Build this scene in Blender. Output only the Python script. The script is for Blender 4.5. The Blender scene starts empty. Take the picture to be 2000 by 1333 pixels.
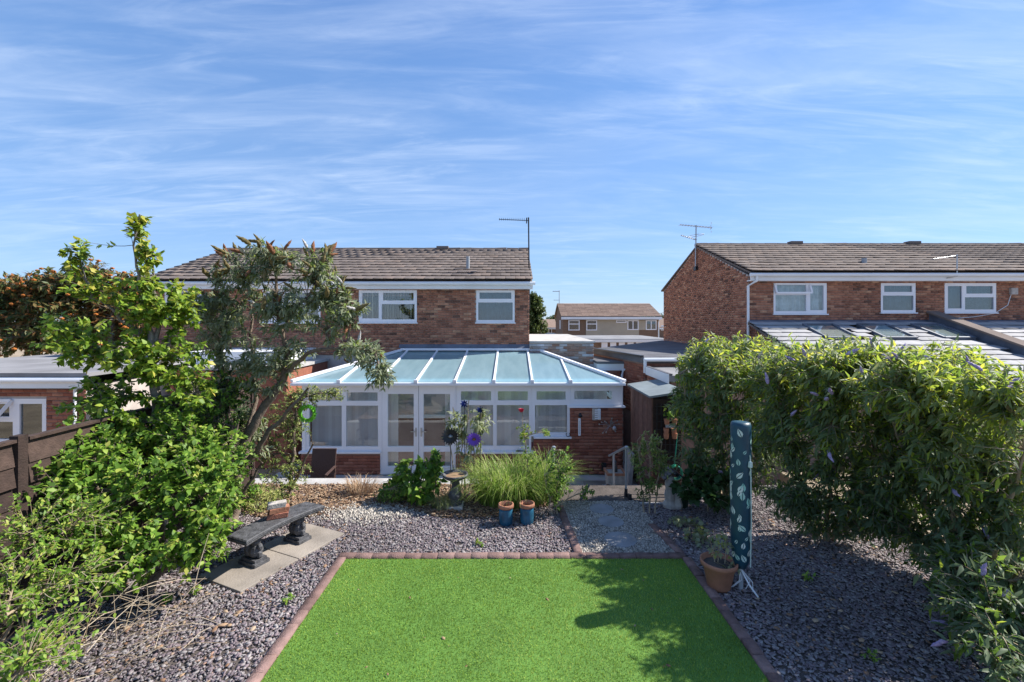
import bpy, math, random
import numpy as np
from mathutils import Vector, Matrix, Euler
R = math.radians
scene = bpy.context.scene
col = scene.collection
rnd = random.Random(7)
rng = np.random.default_rng(11)

# ------------------------------------------------------------------ camera, sky, sun, exposure
EYE = 2.96; F = 889.0
cam_d = bpy.data.cameras.new('camera'); cam = bpy.data.objects.new('camera', cam_d); col.objects.link(cam)
cam.location = (0, 0, EYE); cam.rotation_euler = (R(90), 0, 0)
cam_d.sensor_width = 36; cam_d.lens = 16.0; cam_d.shift_y = -0.0208
cam_d.clip_start = 0.05; cam_d.clip_end = 3000
scene.camera = cam
SUN_EL, SUN_AZ = R(44), R(-17)         # from the right, a little from behind the houses
world = bpy.data.worlds.new('World'); scene.world = world; world.use_nodes = True
SKY_STRENGTH = 0.15
def build_world():
    nt = world.node_tree; N = nt.nodes; L = nt.links; N.clear()
    out = N.new('ShaderNodeOutputWorld'); bg = N.new('ShaderNodeBackground'); bg.inputs[1].default_value = SKY_STRENGTH
    sky = N.new('ShaderNodeTexSky'); sky.sky_type = 'NISHITA'; sky.sun_disc = False
    sky.sun_elevation = SUN_EL; sky.sun_rotation = R(90) + SUN_AZ
    sky.air_density = 1.0; sky.dust_density = 0.1; sky.ozone_density = 1.2
    tc = N.new('ShaderNodeTexCoord'); sep = N.new('ShaderNodeSeparateXYZ'); L.new(tc.outputs['Generated'], sep.inputs[0])
    add = N.new('ShaderNodeMath'); add.operation = 'ADD'; add.inputs[1].default_value = 0.12; L.new(sep.outputs[2], add.inputs[0])
    mx = N.new('ShaderNodeMath'); mx.operation = 'MAXIMUM'; mx.inputs[1].default_value = 0.05; L.new(add.outputs[0], mx.inputs[0])
    dv = N.new('ShaderNodeVectorMath'); dv.operation = 'DIVIDE'; L.new(tc.outputs['Generated'], dv.inputs[0])
    cmb = N.new('ShaderNodeCombineXYZ')
    for i in range(3): L.new(mx.outputs[0], cmb.inputs[i])
    L.new(cmb.outputs[0], dv.inputs[1])
    def layer(rot, sc, nscale, lo, hi, detail, dist, loc):
        mp = N.new('ShaderNodeMapping'); mp.inputs['Rotation'].default_value = (0, 0, R(rot)); mp.inputs['Scale'].default_value = sc
        mp.inputs['Location'].default_value = loc
        L.new(dv.outputs[0], mp.inputs[0])
        n = N.new('ShaderNodeTexNoise'); n.inputs['Scale'].default_value = nscale; n.inputs['Detail'].default_value = detail
        n.inputs['Roughness'].default_value = 0.6; n.inputs['Distortion'].default_value = dist; L.new(mp.outputs[0], n.inputs['Vector'])
        mr = N.new('ShaderNodeMapRange'); mr.interpolation_type = 'SMOOTHSTEP'
        mr.inputs[1].default_value = lo; mr.inputs[2].default_value = hi; L.new(n.outputs[0], mr.inputs[0])
        return mr.outputs[0]
    a = layer(-20, (0.45, 1.6, 1), 1.9, 0.36, 0.85, 12, 0.9, (3.1, 1.7, 0))
    b = layer(38, (0.6, 2.4, 1), 2.6, 0.40, 0.92, 12, 1.4, (0.4, 5.2, 0))
    c = layer(-5, (0.3, 0.6, 1), 0.9, 0.25, 0.70, 4, 0.2, (7.3, 2.2, 0))
    s = N.new('ShaderNodeMath'); s.operation = 'ADD'; L.new(a, s.inputs[0]); L.new(b, s.inputs[1])
    m = N.new('ShaderNodeMath'); m.operation = 'MULTIPLY'; L.new(s.outputs[0], m.inputs[0]); L.new(c, m.inputs[1])
    m2 = N.new('ShaderNodeMath'); m2.operation = 'MULTIPLY_ADD'; m2.use_clamp = True; m2.inputs[1].default_value = 0.33; m2.inputs[2].default_value = 0.0
    L.new(m.outputs[0], m2.inputs[0])
    mix = N.new('ShaderNodeMixRGB'); mix.inputs[2].default_value = (3.3, 3.7, 4.3, 1)
    hs = N.new('ShaderNodeHueSaturation'); hs.inputs['Saturation'].default_value = 0.95; L.new(sky.outputs[0], hs.inputs['Color'])
    L.new(m2.outputs[0], mix.inputs[0]); tn = N.new('ShaderNodeMixRGB'); tn.blend_type = 'MULTIPLY'; tn.inputs[0].default_value = 1; hz = N.new('ShaderNodeMapRange'); hz.inputs[1].default_value = 0.0; hz.inputs[2].default_value = 0.45; L.new(sep.outputs[2], hz.inputs[0]); hc = N.new('ShaderNodeMixRGB'); hc.inputs[1].default_value = (.39, .45, .63, 1); hc.inputs[2].default_value = (.41, .60, .81, 1); L.new(hz.outputs[0], hc.inputs[0]); L.new(hc.outputs[0], tn.inputs[2]); L.new(hs.outputs[0], tn.inputs[1]); hr = N.new('ShaderNodeMapRange'); hr.inputs[2].default_value = 0.62; L.new(sep.outputs[2], hr.inputs[0])
    gr = N.new('ShaderNodeMixRGB'); gr.inputs[1].default_value = (1.15, 1.85, 2.75, 1); gr.inputs[2].default_value = (.42, .88, 2.05, 1); L.new(hr.outputs[0], gr.inputs[0])
    bl_ = N.new('ShaderNodeMixRGB'); bl_.inputs[0].default_value = 0.62; L.new(tn.outputs[0], bl_.inputs[1]); L.new(gr.outputs[0], bl_.inputs[2]); L.new(bl_.outputs[0], mix.inputs[1])
    L.new(mix.outputs[0], bg.inputs[0]); L.new(bg.outputs[0], out.inputs[0])
build_world()
sun_d = bpy.data.lights.new('sun', 'SUN'); sun = bpy.data.objects.new('sun', sun_d); col.objects.link(sun)
sun_d.energy = 4.2; sun_d.angle = R(0.53); sun_d.color = (1.0, 0.95, 0.87)
sdir = Vector((math.cos(SUN_EL)*math.cos(SUN_AZ), -math.cos(SUN_EL)*math.sin(SUN_AZ), math.sin(SUN_EL)))
sun.rotation_euler = sdir.to_track_quat('Z', 'Y').to_euler(); sun.location = (20, -5, 30)
scene.view_settings.view_transform = 'Standard'; scene.view_settings.look = 'None'
scene.view_settings.exposure = 1.08; scene.view_settings.gamma = 1.0
scene.render.resolution_x = 1024; scene.render.resolution_y = 682

# ------------------------------------------------------------------ helpers
def at(px, py, D): return Vector(((px-1000)/F*D, D, EYE-(py-625)/F*D))
def gnd(px, py, z=0.0):
    D = F*(EYE-z)/(py-625); return Vector(((px-1000)/F*D, D, z))
MATS = {}
def material(name, ramp=None, base=None, rough=0.7, noise=None, bump=0.0, bump_scale=40, spec=0.4, translucent=0.0, metallic=0.0, back=None, var=0.0):
    """ramp: colours read from the 'tint' attribute (0..1); noise: (scale, amount) large-scale mottling"""
    if name in MATS: return MATS[name]
    m = bpy.data.materials.new(name); m.use_nodes = True; nt = m.node_tree; N = nt.nodes; L = nt.links
    p = N['Principled BSDF']; out = N['Material Output']
    p.inputs['Roughness'].default_value = rough; p.inputs['Metallic'].default_value = metallic
    p.inputs['Specular IOR Level'].default_value = spec
    if ramp:
        at_ = N.new('ShaderNodeAttribute'); at_.attribute_name = 'tint'
        r = N.new('ShaderNodeValToRGB'); el = r.color_ramp.elements
        for i, c in enumerate(ramp):
            pos = i/(len(ramp)-1)
            if i == 0: e = el[0]
            elif i == len(ramp)-1: e = el[-1]
            else: e = el.new(pos)
            e.position = pos; e.color = (*c, 1)
        L.new(at_.outputs['Fac'], r.inputs[0]); csock = r.outputs[0]
    else:
        rgb = N.new('ShaderNodeRGB'); rgb.outputs[0].default_value = (*base, 1); csock = rgb.outputs[0]
    geo = N.new('ShaderNodeNewGeometry')
    if noise:
        n = N.new('ShaderNodeTexNoise'); n.inputs['Scale'].default_value = noise[0]; n.inputs['Detail'].default_value = 6
        L.new(geo.outputs['Position'], n.inputs['Vector'])
        mr = N.new('ShaderNodeMapRange'); mr.inputs[1].default_value = 0.3; mr.inputs[2].default_value = 0.7
        mr.inputs[3].default_value = 1-noise[1]; mr.inputs[4].default_value = 1+noise[1]; L.new(n.outputs[0], mr.inputs[0])
        mu = N.new('ShaderNodeMixRGB'); mu.blend_type = 'MULTIPLY'; mu.inputs[0].default_value = 1
        L.new(csock, mu.inputs[1]); L.new(mr.outputs[0], mu.inputs[2]); csock = mu.outputs[0]
    if back:
        g = N.new('ShaderNodeNewGeometry'); mb = N.new('ShaderNodeMixRGB'); mb.inputs[2].default_value = (*back, 1)
        ml = N.new('ShaderNodeMath'); ml.operation = 'MULTIPLY'; ml.inputs[1].default_value = 0.75
        L.new(g.outputs['Backfacing'], ml.inputs[0]); L.new(ml.outputs[0], mb.inputs[0]); L.new(csock, mb.inputs[1]); csock = mb.outputs[0]
    L.new(csock, p.inputs['Base Color'])
    if bump:
        n2 = N.new('ShaderNodeTexNoise'); n2.inputs['Scale'].default_value = bump_scale; n2.inputs['Detail'].default_value = 5
        L.new(geo.outputs['Position'], n2.inputs['Vector'])
        b = N.new('ShaderNodeBump'); b.inputs['Strength'].default_value = bump; b.inputs['Distance'].default_value = 0.02
        L.new(n2.outputs[0], b.inputs['Height']); L.new(b.outputs[0], p.inputs['Normal'])
    if translucent:
        t = N.new('ShaderNodeBsdfTranslucent'); L.new(csock, t.inputs[0]); mx = N.new('ShaderNodeMixShader'); mx.inputs[0].default_value = translucent
        L.new(p.outputs[0], mx.inputs[1]); L.new(t.outputs[0], mx.inputs[2]); L.new(mx.outputs[0], out.inputs[0])
    MATS[name] = m; return m
def glass_material(name, tint=(0.75, 0.8, 0.82), refl=1.0):
    m = bpy.data.materials.new(name); m.use_nodes = True; nt = m.node_tree; N = nt.nodes; L = nt.links
    N.remove(N['Principled BSDF']); out = N['Material Output']
    tr = N.new('ShaderNodeBsdfTransparent'); tr.inputs[0].default_value = (*tint, 1)
    gl = N.new('ShaderNodeBsdfGlossy'); gl.inputs['Roughness'].default_value = 0.02; gl.inputs[0].default_value = (1, 1, 1, 1)
    lw = N.new('ShaderNodeLayerWeight'); lw.inputs[0].default_value = 0.5
    pw = N.new('ShaderNodeMath'); pw.operation = 'POWER'; pw.inputs[1].default_value = 4.0; L.new(lw.outputs['Facing'], pw.inputs[0])
    ml = N.new('ShaderNodeMath'); ml.operation = 'MULTIPLY_ADD'; ml.inputs[1].default_value = 0.85; ml.inputs[2].default_value = 0.09*refl; ml.use_clamp = True
    L.new(pw.outputs[0], ml.inputs[0])
    mx = N.new('ShaderNodeMixShader'); L.new(ml.outputs[0], mx.inputs[0]); L.new(tr.outputs[0], mx.inputs[1]); L.new(gl.outputs[0], mx.inputs[2])
    L.new(mx.outputs[0], out.inputs[0]); MATS[name] = m; return m

def fast_mesh(name, V, Fc, tint=None):
    """V (n,3), Fc (m,k) with k = 3 or 4, tint per face"""
    V = np.asarray(V, dtype=np.float32); Fc = np.asarray(Fc, dtype=np.int32); k = Fc.shape[1]
    me = bpy.data.meshes.new(name)
    me.vertices.add(len(V)); me.vertices.foreach_set('co', V.ravel())
    me.loops.add(Fc.size); me.loops.foreach_set('vertex_index', Fc.ravel())
    me.polygons.add(len(Fc)); me.polygons.foreach_set('loop_start', np.arange(0, Fc.size, k, dtype=np.int32))
    me.polygons.foreach_set('loop_total', np.full(len(Fc), k, dtype=np.int32))
    if tint is not None:
        a = me.attributes.new('tint', 'FLOAT', 'FACE'); a.data.foreach_set('value', np.asarray(tint, dtype=np.float32))
    me.update(calc_edges=True); me.validate(); return me

def origin_of(p):
    o = Vector((0, 0, 0))
    while p is not None: o += p.location; p = p.parent
    return o
def link(name, me, mat, parent=None, smooth=False):
    o = bpy.data.objects.new(name, me); col.objects.link(o)
    if mat: me.materials.append(mat)
    if parent is not None: o.parent = parent
    if smooth: me.polygons.foreach_set('use_smooth', np.ones(len(me.polygons), dtype=bool))
    return o
def tag(o, label=None, cat=None, group=None, kind=None):
    if label: o['label'] = label
    if cat: o['category'] = cat
    if group: o['group'] = group
    if kind: o['kind'] = kind
    return o
def thing(name, label, cat, loc, group=None):
    o = bpy.data.objects.new(name, None); col.objects.link(o); o.location = loc; o.empty_display_size = 0.2
    return tag(o, label, cat, group)

class MB:
    """collects shapes in world coordinates; build() links them as one mesh object"""
    def __init__(s): s.v = []; s.f = []; s.t = []
    def add(s, vs, fs, t=0.5):
        b = len(s.v); s.v += [tuple(v) for v in vs]; s.f += [tuple(b+i for i in f) for f in fs]; s.t += [t]*len(fs); return s
    def box(s, x0, x1, y0, y1, z0, z1, t=0.5):
        return s.add([(x0,y0,z0),(x1,y0,z0),(x1,y1,z0),(x0,y1,z0),(x0,y0,z1),(x1,y0,z1),(x1,y1,z1),(x0,y1,z1)],
                     [(0,3,2,1),(4,5,6,7),(0,1,5,4),(1,2,6,5),(2,3,7,6),(3,0,4,7)], t)
    def obox(s, c, ux, uy, uz, t=0.5):
        c, ux, uy, uz = map(Vector, (c, ux, uy, uz))
        vs = [c+a*ux+b*uy+d*uz for d in (-1,1) for a, b in ((-1,-1),(1,-1),(1,1),(-1,1))]
        return s.add(vs, [(0,3,2,1),(4,5,6,7),(0,1,5,4),(1,2,6,5),(2,3,7,6),(3,0,4,7)], t)
    def bar(s, a, b, w, h=None, t=0.5, up=(0,0,1)):
        a, b = Vector(a), Vector(b); d = (b-a); l = d.length; d.normalize(); h = h or w
        sd = d.cross(Vector(up)); sd = sd.normalized() if sd.length > 1e-4 else Vector((1,0,0)); u = sd.cross(d)
        return s.obox((a+b)/2, d*l/2, sd*w/2, u*h/2, t)
    def tube(s, pts, rad, n=6, t=0.5, cap=True):
        pts = [Vector(p) for p in pts]; rad = rad if isinstance(rad, (list, tuple)) else [rad]*len(pts); vs = []; fs = []
        ref = Vector((0.31, 0.17, 0.93))
        for i, p in enumerate(pts):
            d = (pts[min(i+1, len(pts)-1)]-pts[max(i-1, 0)]).normalized(); a = d.cross(ref)
            if a.length < 0.05: a = d.cross(Vector((1,0,0)))
            a.normalize(); b = d.cross(a)
            vs += [p+(a*math.cos(6.2832*k/n)+b*math.sin(6.2832*k/n))*rad[i] for k in range(n)]
        for i in range(len(pts)-1):
            fs += [(i*n+k, i*n+(k+1)%n, (i+1)*n+(k+1)%n, (i+1)*n+k) for k in range(n)]
        if cap: fs += [tuple(range(n)), tuple(range((len(pts)-1)*n, len(pts)*n))[::-1]]
        return s.add(vs, fs, t)
    def lathe(s, prof, c, n=20, t=0.5, sq=0.0):
        c = Vector(c); vs = []; fs = []
        for r, z in prof: vs += [c+Vector((r*math.cos(6.2832*(k+.5)/n), r*math.sin(6.2832*(k+.5)/n), z)) for k in range(n)]
        for i in range(len(prof)-1): fs += [(i*n+k, i*n+(k+1)%n, (i+1)*n+(k+1)%n, (i+1)*n+k) for k in range(n)]
        if prof[0][0] > 1e-4: fs.append(tuple(range(n))[::-1])
        if prof[-1][0] > 1e-4: fs.append(tuple(range((len(prof)-1)*n, len(prof)*n)))
        return s.add(vs, fs, t)
    def prism(s, poly, y0, y1, t=0.5):       # polygon in XZ, extruded along Y
        n = len(poly); vs = [(x, y0, z) for x, z in poly]+[(x, y1, z) for x, z in poly]
        return s.add(vs, [tuple(range(n)), tuple(range(n, 2*n))[::-1]]+[(i, n+i, n+(i+1)%n, (i+1)%n) for i in range(n)], t)
    def build(s, name, mat, parent=None, smooth=False, bevel=0.0):
        o = origin_of(parent) if parent is not None else Vector((0,0,0))
        me = bpy.data.meshes.new(name); me.from_pydata([(v[0]-o.x, v[1]-o.y, v[2]-o.z) for v in s.v], [], s.f)
        a = me.attributes.new('tint', 'FLOAT', 'FACE'); a.data.foreach_set('value', s.t); me.update()
        ob = link(name, me, mat, parent, smooth)
        if bevel:
            md = ob.modifiers.new('bevel', 'BEVEL'); md.width = bevel; md.segments = 2; md.limit_method = 'ANGLE'
        return ob

# -------- repeated pieces: up to 300 objects sharing meshes, the rest one joined 'stuff' part
def pieces(name, mat, variants, items, parent, limit=300, rest_name=None):
    """variants: list of (V, quads, tint); items: list of (variant, Matrix 4x4 world)"""
    o = origin_of(parent); camp = cam.location
    items = sorted(items, key=lambda it: (it[1].translation-camp).length)
    meshes = {}
    for vi, M in items[:limit]:
        if vi not in meshes:
            V, Q, t = variants[vi]; me = fast_mesh(name, V, Q, [t]*len(Q)); me.materials.append(mat); meshes[vi] = me
        ob = bpy.data.objects.new(name, meshes[vi]); col.objects.link(ob); ob.parent = parent
        M2 = M.copy(); M2.translation = M.translation-o; ob.matrix_local = M2
    rest = items[limit:]
    if rest:
        VV = []; QQ = []; TT = []; b = 0
        for vi, M in rest:
            V, Q, t = variants[vi]; A = np.array(M.to_3x3()); VV.append(V@A.T+np.array(M.translation-o)); QQ.append(np.asarray(Q)+b); TT += [t]*len(Q); b += len(V)
        ob = link(rest_name or name, fast_mesh(name, np.concatenate(VV), np.concatenate(QQ), TT), mat, parent); ob['kind'] = 'stuff'
BOXQ = [(0,3,2,1),(4,5,6,7),(0,1,5,4),(1,2,6,5),(2,3,7,6),(3,0,4,7)]
def box_variant(x0,x1,y0,y1,z0,z1,t):
    return (np.array([(x0,y0,z0),(x1,y0,z0),(x1,y1,z0),(x0,y1,z0),(x0,y0,z1),(x1,y0,z1),(x1,y1,z1),(x0,y1,z1)], dtype=float), BOXQ, t)
BRICKS = [box_variant(-.5, .5, -.5, .5, -.5, .5, (i+.5)/10) for i in range(10)]
def bricks(parent, o, theta, width, height, openings=(), rowrange=None, limit=300, name='brick', bl=.215, bh=.065, j=.010, mat=None, proud=.008):
    """running bond on a wall: o = lower start corner on the face, theta turns local x along the wall, outside is local -y"""
    ux = Vector((math.cos(theta), math.sin(theta), 0)); nrm = Vector((math.sin(theta), -math.cos(theta), 0)); items = []
    Rz = Matrix.Rotation(theta, 4, 'Z'); row = 0; v = 0.0
    while v+bh <= height+.01:
        lo, hi = (0.0, width) if rowrange is None else rowrange(v+bh/2)
        segs = [(lo, hi)] if hi > lo else []
        for (u0, u1, v0, v1) in openings:
            if v+bh*.75 > v0 and v+bh*.25 < v1:
                ns = []
                for a, b in segs:
                    if u1 <= a or u0 >= b: ns.append((a, b))
                    else:
                        if u0 > a: ns.append((a, u0))
                        if u1 < b: ns.append((u1, b))
                segs = ns
        off = 0 if row % 2 == 0 else (bl+j)/2
        k0 = -1
        while True:
            a = k0*(bl+j)+off; b = a+bl; k0 += 1
            if a > width: break
            for s0, s1 in segs:
                c, d = max(a, s0+.004), min(b, s1-.004)
                if d-c > .03:
                    ctr = Vector(o)+ux*((c+d)/2)+Vector((0,0,v+bh/2))+nrm*(rnd.uniform(-.0015,.0015)+proud/2)
                    vi = min(9, max(0, int(rnd.gauss(5, 2.3))))
                    items.append((vi, Matrix.Translation(ctr)@Rz@Matrix.Diagonal((d-c, proud+.03, bh, 1))))
        v += bh+j; row += 1
    pieces(name, mat or M_brick, BRICKS, items, parent, limit, 'brickwork')
def cells(rect, openings):
    x0, x1, z0, z1 = rect
    zs = sorted({z0, z1, *[min(max(q, z0), z1) for o in openings for q in o[2:]]}); res = []
    for a, b in zip(zs[:-1], zs[1:]):
        xs = sorted((max(o[0], x0), min(o[1], x1)) for o in openings if o[2] < (a+b)/2 < o[3]); c = x0
        for p, q in xs:
            if p > c+1e-5: res.append((c, p, a, b))
            c = max(c, q)
        if c < x1-1e-5: res.append((c, x1, a, b))
    return res

# ------------------------------------------------------------------ materials
M_brick = material('brick_red', ramp=[(0.120,0.069,0.054),(0.273,0.122,0.080),(0.356,0.161,0.104),(0.424,0.206,0.130),(0.510,0.294,0.189)], rough=.9, noise=(9,.22), bump=.5, bump_scale=60, spec=.15)
M_brick_orange = material('brick_orange', ramp=[(0.187,0.069,0.048),(0.264,0.098,0.067),(0.308,0.121,0.081),(0.341,0.144,0.098),(0.385,0.196,0.138)], rough=.9, noise=(7,.18), bump=.5, bump_scale=60, spec=.15)
M_mortar = material('mortar', base=(.46,.40,.36), rough=.95, noise=(5,.15))
M_mortar_red = material('mortar_reddish', base=(.30,.19,.155), rough=.95, noise=(5,.15))
M_tile = material('concrete_roof_tile', ramp=[(0.101,0.082,0.074),(0.148,0.123,0.111),(0.179,0.149,0.133),(0.202,0.157,0.133),(0.233,0.201,0.178)], rough=.92, noise=(1.2,.13), bump=.4, bump_scale=50, spec=.15)
M_pvc = material('white_pvc', base=(.80,.79,.82), rough=.35, noise=(1.5,.04))
M_fascia = material('white_fascia', base=(.76,.77,.79), rough=.45, noise=(1.2,.06))
M_grey_pipe = material('grey_pipe', base=(.33,.35,.37), rough=.5)
M_lead = material('lead_flashing', base=(.12,.14,.18), rough=.5, noise=(3,.3))
M_felt = material('roof_felt', base=(.095,.095,.105), rough=.85, noise=(1.2,.35), bump=.3, bump_scale=30)
M_felt_pale = material('pale_roof_felt', base=(.22,.215,.22), rough=.85, noise=(1.0,.25), bump=.3, bump_scale=30)
M_glass = glass_material('window_glass', (.93,.95,.96))
M_glass_dark = glass_material('bedroom_glass', (.55,.62,.66), 1.3)
M_dark = material('dark_interior', base=(.03,.03,.033), rough=.9)
M_room = material('room_wall', base=(.35,.31,.30), rough=.9)
M_carpet = material('maroon_wall', base=(.12,.025,.045), rough=.9)
M_blind = material('vertical_blind', ramp=[(.70,.65,.65),(.80,.76,.75),(.86,.83,.82)], rough=.8, translucent=.4)
M_blind_y = material('striped_blind', ramp=[(.10,.10,.09),(.55,.52,.40)], rough=.8)
M_curtain = material('net_curtain', base=(.42,.48,.50), rough=.9, noise=(6,.25))
M_black = material('black_metal', base=(.02,.02,.023), rough=.45)
M_alu = material('aluminium', base=(.42,.43,.45), rough=.35, metallic=.8)
M_steel = material('galvanised_rail', base=(.36,.38,.41), rough=.4, metallic=.5)
M_slab = material('paving_slab', ramp=[(.21,.18,.15),(.26,.225,.19),(.30,.265,.23)], rough=.9, noise=(2.5,.28), bump=.3, bump_scale=40)
M_slab_grey = material('grey_paving_slab', ramp=[(.21,.21,.215),(.26,.26,.265)], rough=.9, noise=(4,.2), bump=.3, bump_scale=40)
M_conc = material('concrete', base=(.40,.385,.37), rough=.9, noise=(3,.2), bump=.3)
M_paver = material('edging_paver', ramp=[(.14,.085,.075),(.19,.115,.10),(.25,.16,.14)], rough=.9, noise=(10,.3), bump=.5, bump_scale=70)
M_soil = material('garden_soil', base=(.085,.07,.062), rough=1, noise=(5,.35), bump=.8, bump_scale=30)
M_slate = material('slate_chips', ramp=[(0.090,0.076,0.082),(0.149,0.120,0.129),(0.199,0.153,0.166),(0.208,0.181,0.185),(0.248,0.230,0.228),(0.328,0.294,0.283),(0.298,0.186,0.138)], rough=.75, noise=(.8,.28), spec=.3)
M_pebble = material('pale_pebbles', ramp=[(0.128,0.119,0.108),(0.272,0.246,0.216),(0.416,0.376,0.324),(0.528,0.484,0.425)], rough=.8)
M_litter = material('dry_leaf_litter', ramp=[(.12,.07,.045),(.26,.15,.09),(.38,.25,.15),(.46,.35,.24)], rough=.9, translucent=.15)
M_turf = material('artificial_turf', ramp=[(0.111,0.193,0.026),(0.185,0.312,0.035),(0.283,0.416,0.056),(0.420,0.490,0.112)], rough=.6, spec=.2, translucent=.2)
M_turf_base = material('turf_backing', base=(.09,.19,.03), rough=.9, noise=(2,.15))
M_bark = material('bark', ramp=[(.10,.075,.055),(.17,.13,.10),(.24,.19,.15)], rough=.95, noise=(20,.35), bump=.8, bump_scale=50)
M_bark_grey = material('grey_bark', ramp=[(.16,.14,.12),(.24,.215,.185)], rough=.95, noise=(18,.3), bump=.7, bump_scale=50)
M_twig = material('dry_twig', ramp=[(.20,.14,.09),(.32,.25,.17),(.42,.35,.26)], rough=.9)
def leafmat(name, ramp, back=None, tr=.35, rough=.5): return material(name, ramp=ramp, rough=rough, translucent=tr, back=back, spec=.35)
L_tree = leafmat('leaf_yellow_green', [(0.078,0.145,0.018),(0.139,0.249,0.024),(0.248,0.367,0.036),(0.420,0.473,0.060),(0.590,0.499,0.108)], tr=.4)
L_bush = leafmat('leaf_bright_green', [(0.065,0.135,0.018),(0.122,0.243,0.030),(0.211,0.365,0.042),(0.341,0.459,0.072),(0.488,0.486,0.108)], tr=.45)
L_bud = leafmat('leaf_buddleia', [(0.076,0.117,0.036),(0.139,0.200,0.060),(0.214,0.290,0.084),(0.340,0.386,0.102),(0.504,0.497,0.144)], back=(.33,.36,.25), tr=.5)
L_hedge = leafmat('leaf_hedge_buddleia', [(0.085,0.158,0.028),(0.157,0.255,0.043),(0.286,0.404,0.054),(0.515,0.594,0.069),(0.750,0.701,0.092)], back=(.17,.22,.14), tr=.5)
L_euo = leafmat('leaf_euonymus', [(0.062,0.112,0.025),(0.138,0.200,0.044),(0.275,0.325,0.075),(0.450,0.425,0.150)], tr=.3)
L_dark = leafmat('leaf_dark_green', [(.015,.04,.012),(.03,.07,.02),(.055,.11,.03)], tr=.38)
L_grass = leafmat('leaf_strap_grass', [(0.088,0.163,0.025),(0.163,0.288,0.037),(0.263,0.388,0.062),(0.400,0.450,0.138),(0.562,0.500,0.275)], tr=.45)
L_far = leafmat('leaf_far_tree', [(.03,.06,.018),(.06,.10,.025),(.10,.14,.035),(.15,.18,.05)], tr=.38)
L_rowan = leafmat('leaf_rowan', [(.06,.10,.03),(.11,.15,.045),(.19,.18,.06),(.30,.17,.06),(.34,.14,.045)], tr=.35)
M_spike_b = material('faded_spike', ramp=[(.12,.10,.045),(.19,.15,.06),(.26,.20,.085)], rough=.95, bump=1, bump_scale=150)
M_spike_o = material('rusty_spike', ramp=[(.22,.09,.04),(.33,.15,.08)], rough=.95, bump=1, bump_scale=150)
M_spike_w = material('white_spike', ramp=[(.50,.48,.45),(.66,.63,.62)], rough=.9, bump=1, bump_scale=150)
M_spike_l = material('lilac_spike', ramp=[(0.402,0.316,0.604),(0.604,0.489,0.750)], rough=.9, bump=1, bump_scale=150)
M_terra = material('terracotta', base=(.36,.16,.095), rough=.85, noise=(8,.2), bump=.2)
M_blueglaze = material('blue_glaze', base=(.022,.10,.17), rough=.25, noise=(9,.35))
M_blackstone = material('black_painted_stone', base=(.075,.075,.08), rough=.65, noise=(14,.45), bump=.6, bump_scale=45)
M_wood_dark = material('dark_fence_wood', ramp=[(0.028,0.017,0.014),(0.046,0.028,0.022),(0.068,0.043,0.034)], rough=.9, noise=(12,.3), bump=.5, bump_scale=60)
M_wood_shed = material('shed_wood', ramp=[(.11,.055,.04),(.15,.075,.055),(.18,.09,.065)], rough=.85, noise=(8,.25))
M_timber = material('weathered_timber', base=(.34,.25,.18), rough=.9, noise=(10,.3))
M_sand = material('dry_ground', base=(.30,.235,.16), rough=1, noise=(.9,.3), bump=.4, bump_scale=12)
M_rattan = material('brown_rattan', base=(.075,.04,.033), rough=.6, bump=.8, bump_scale=90)
M_stonepot = material('cast_stone', base=(.42,.38,.345), rough=.9, noise=(10,.25), bump=.4)
M_render = material('beige_render', base=(.42,.36,.28), rough=.95, noise=(1.2,.06))
M_farbrick = material('far_brick', base=(.20,.125,.085), rough=.95, noise=(14,.35))
M_fartile = material('far_roof_tile', ramp=[(.20,.135,.105),(.25,.175,.135),(.29,.20,.155)], rough=.95, noise=(5,.2))
M_roofglaze = None
def roof_glazing():
    m = bpy.data.materials.new('blue_roof_glazing'); m.use_nodes = True; nt = m.node_tree; N = nt.nodes; L = nt.links
    p = N['Principled BSDF']; p.inputs['Base Color'].default_value = (.33,.54,.60,1); p.inputs['Roughness'].default_value = .16; p.inputs['Specular IOR Level'].default_value = .7
    tc = N.new('ShaderNodeTexCoord'); n = N.new('ShaderNodeTexNoise'); n.inputs['Scale'].default_value = 1.3; n.inputs['Detail'].default_value = 3; L.new(tc.outputs['Object'], n.inputs['Vector'])
    b = N.new('ShaderNodeBump'); b.inputs['Strength'].default_value = .12; b.inputs['Distance'].default_value = .05; L.new(n.outputs[0], b.inputs['Height']); L.new(b.outputs[0], p.inputs['Normal'])
    d = N.new('ShaderNodeTexNoise'); d.inputs['Scale'].default_value = 2.2; d.inputs['Detail'].default_value = 8; d.inputs['Roughness'].default_value = .7
    mp = N.new('ShaderNodeMapping'); mp.inputs['Scale'].default_value = (2.5, .5, 1); L.new(tc.outputs['Object'], mp.inputs[0]); L.new(mp.outputs[0], d.inputs['Vector'])
    cr = N.new('ShaderNodeValToRGB'); cr.color_ramp.elements[0].position = .35; cr.color_ramp.elements[0].color = (.34,.53,.59,1); cr.color_ramp.elements[1].position = .7; cr.color_ramp.elements[1].color = (.47,.68,.74,1)
    L.new(d.outputs[0], cr.inputs[0]); L.new(cr.outputs[0], p.inputs['Base Color'])
    t = N.new('ShaderNodeBsdfTranslucent'); t.inputs[0].default_value = (.45,.68,.75,1); mx = N.new('ShaderNodeMixShader'); mx.inputs[0].default_value = .5
    L.new(p.outputs[0], mx.inputs[1]); L.new(t.outputs[0], mx.inputs[2]); L.new(mx.outputs[0], N['Material Output'].inputs[0]); return m
M_roofglaze = roof_glazing()

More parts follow.
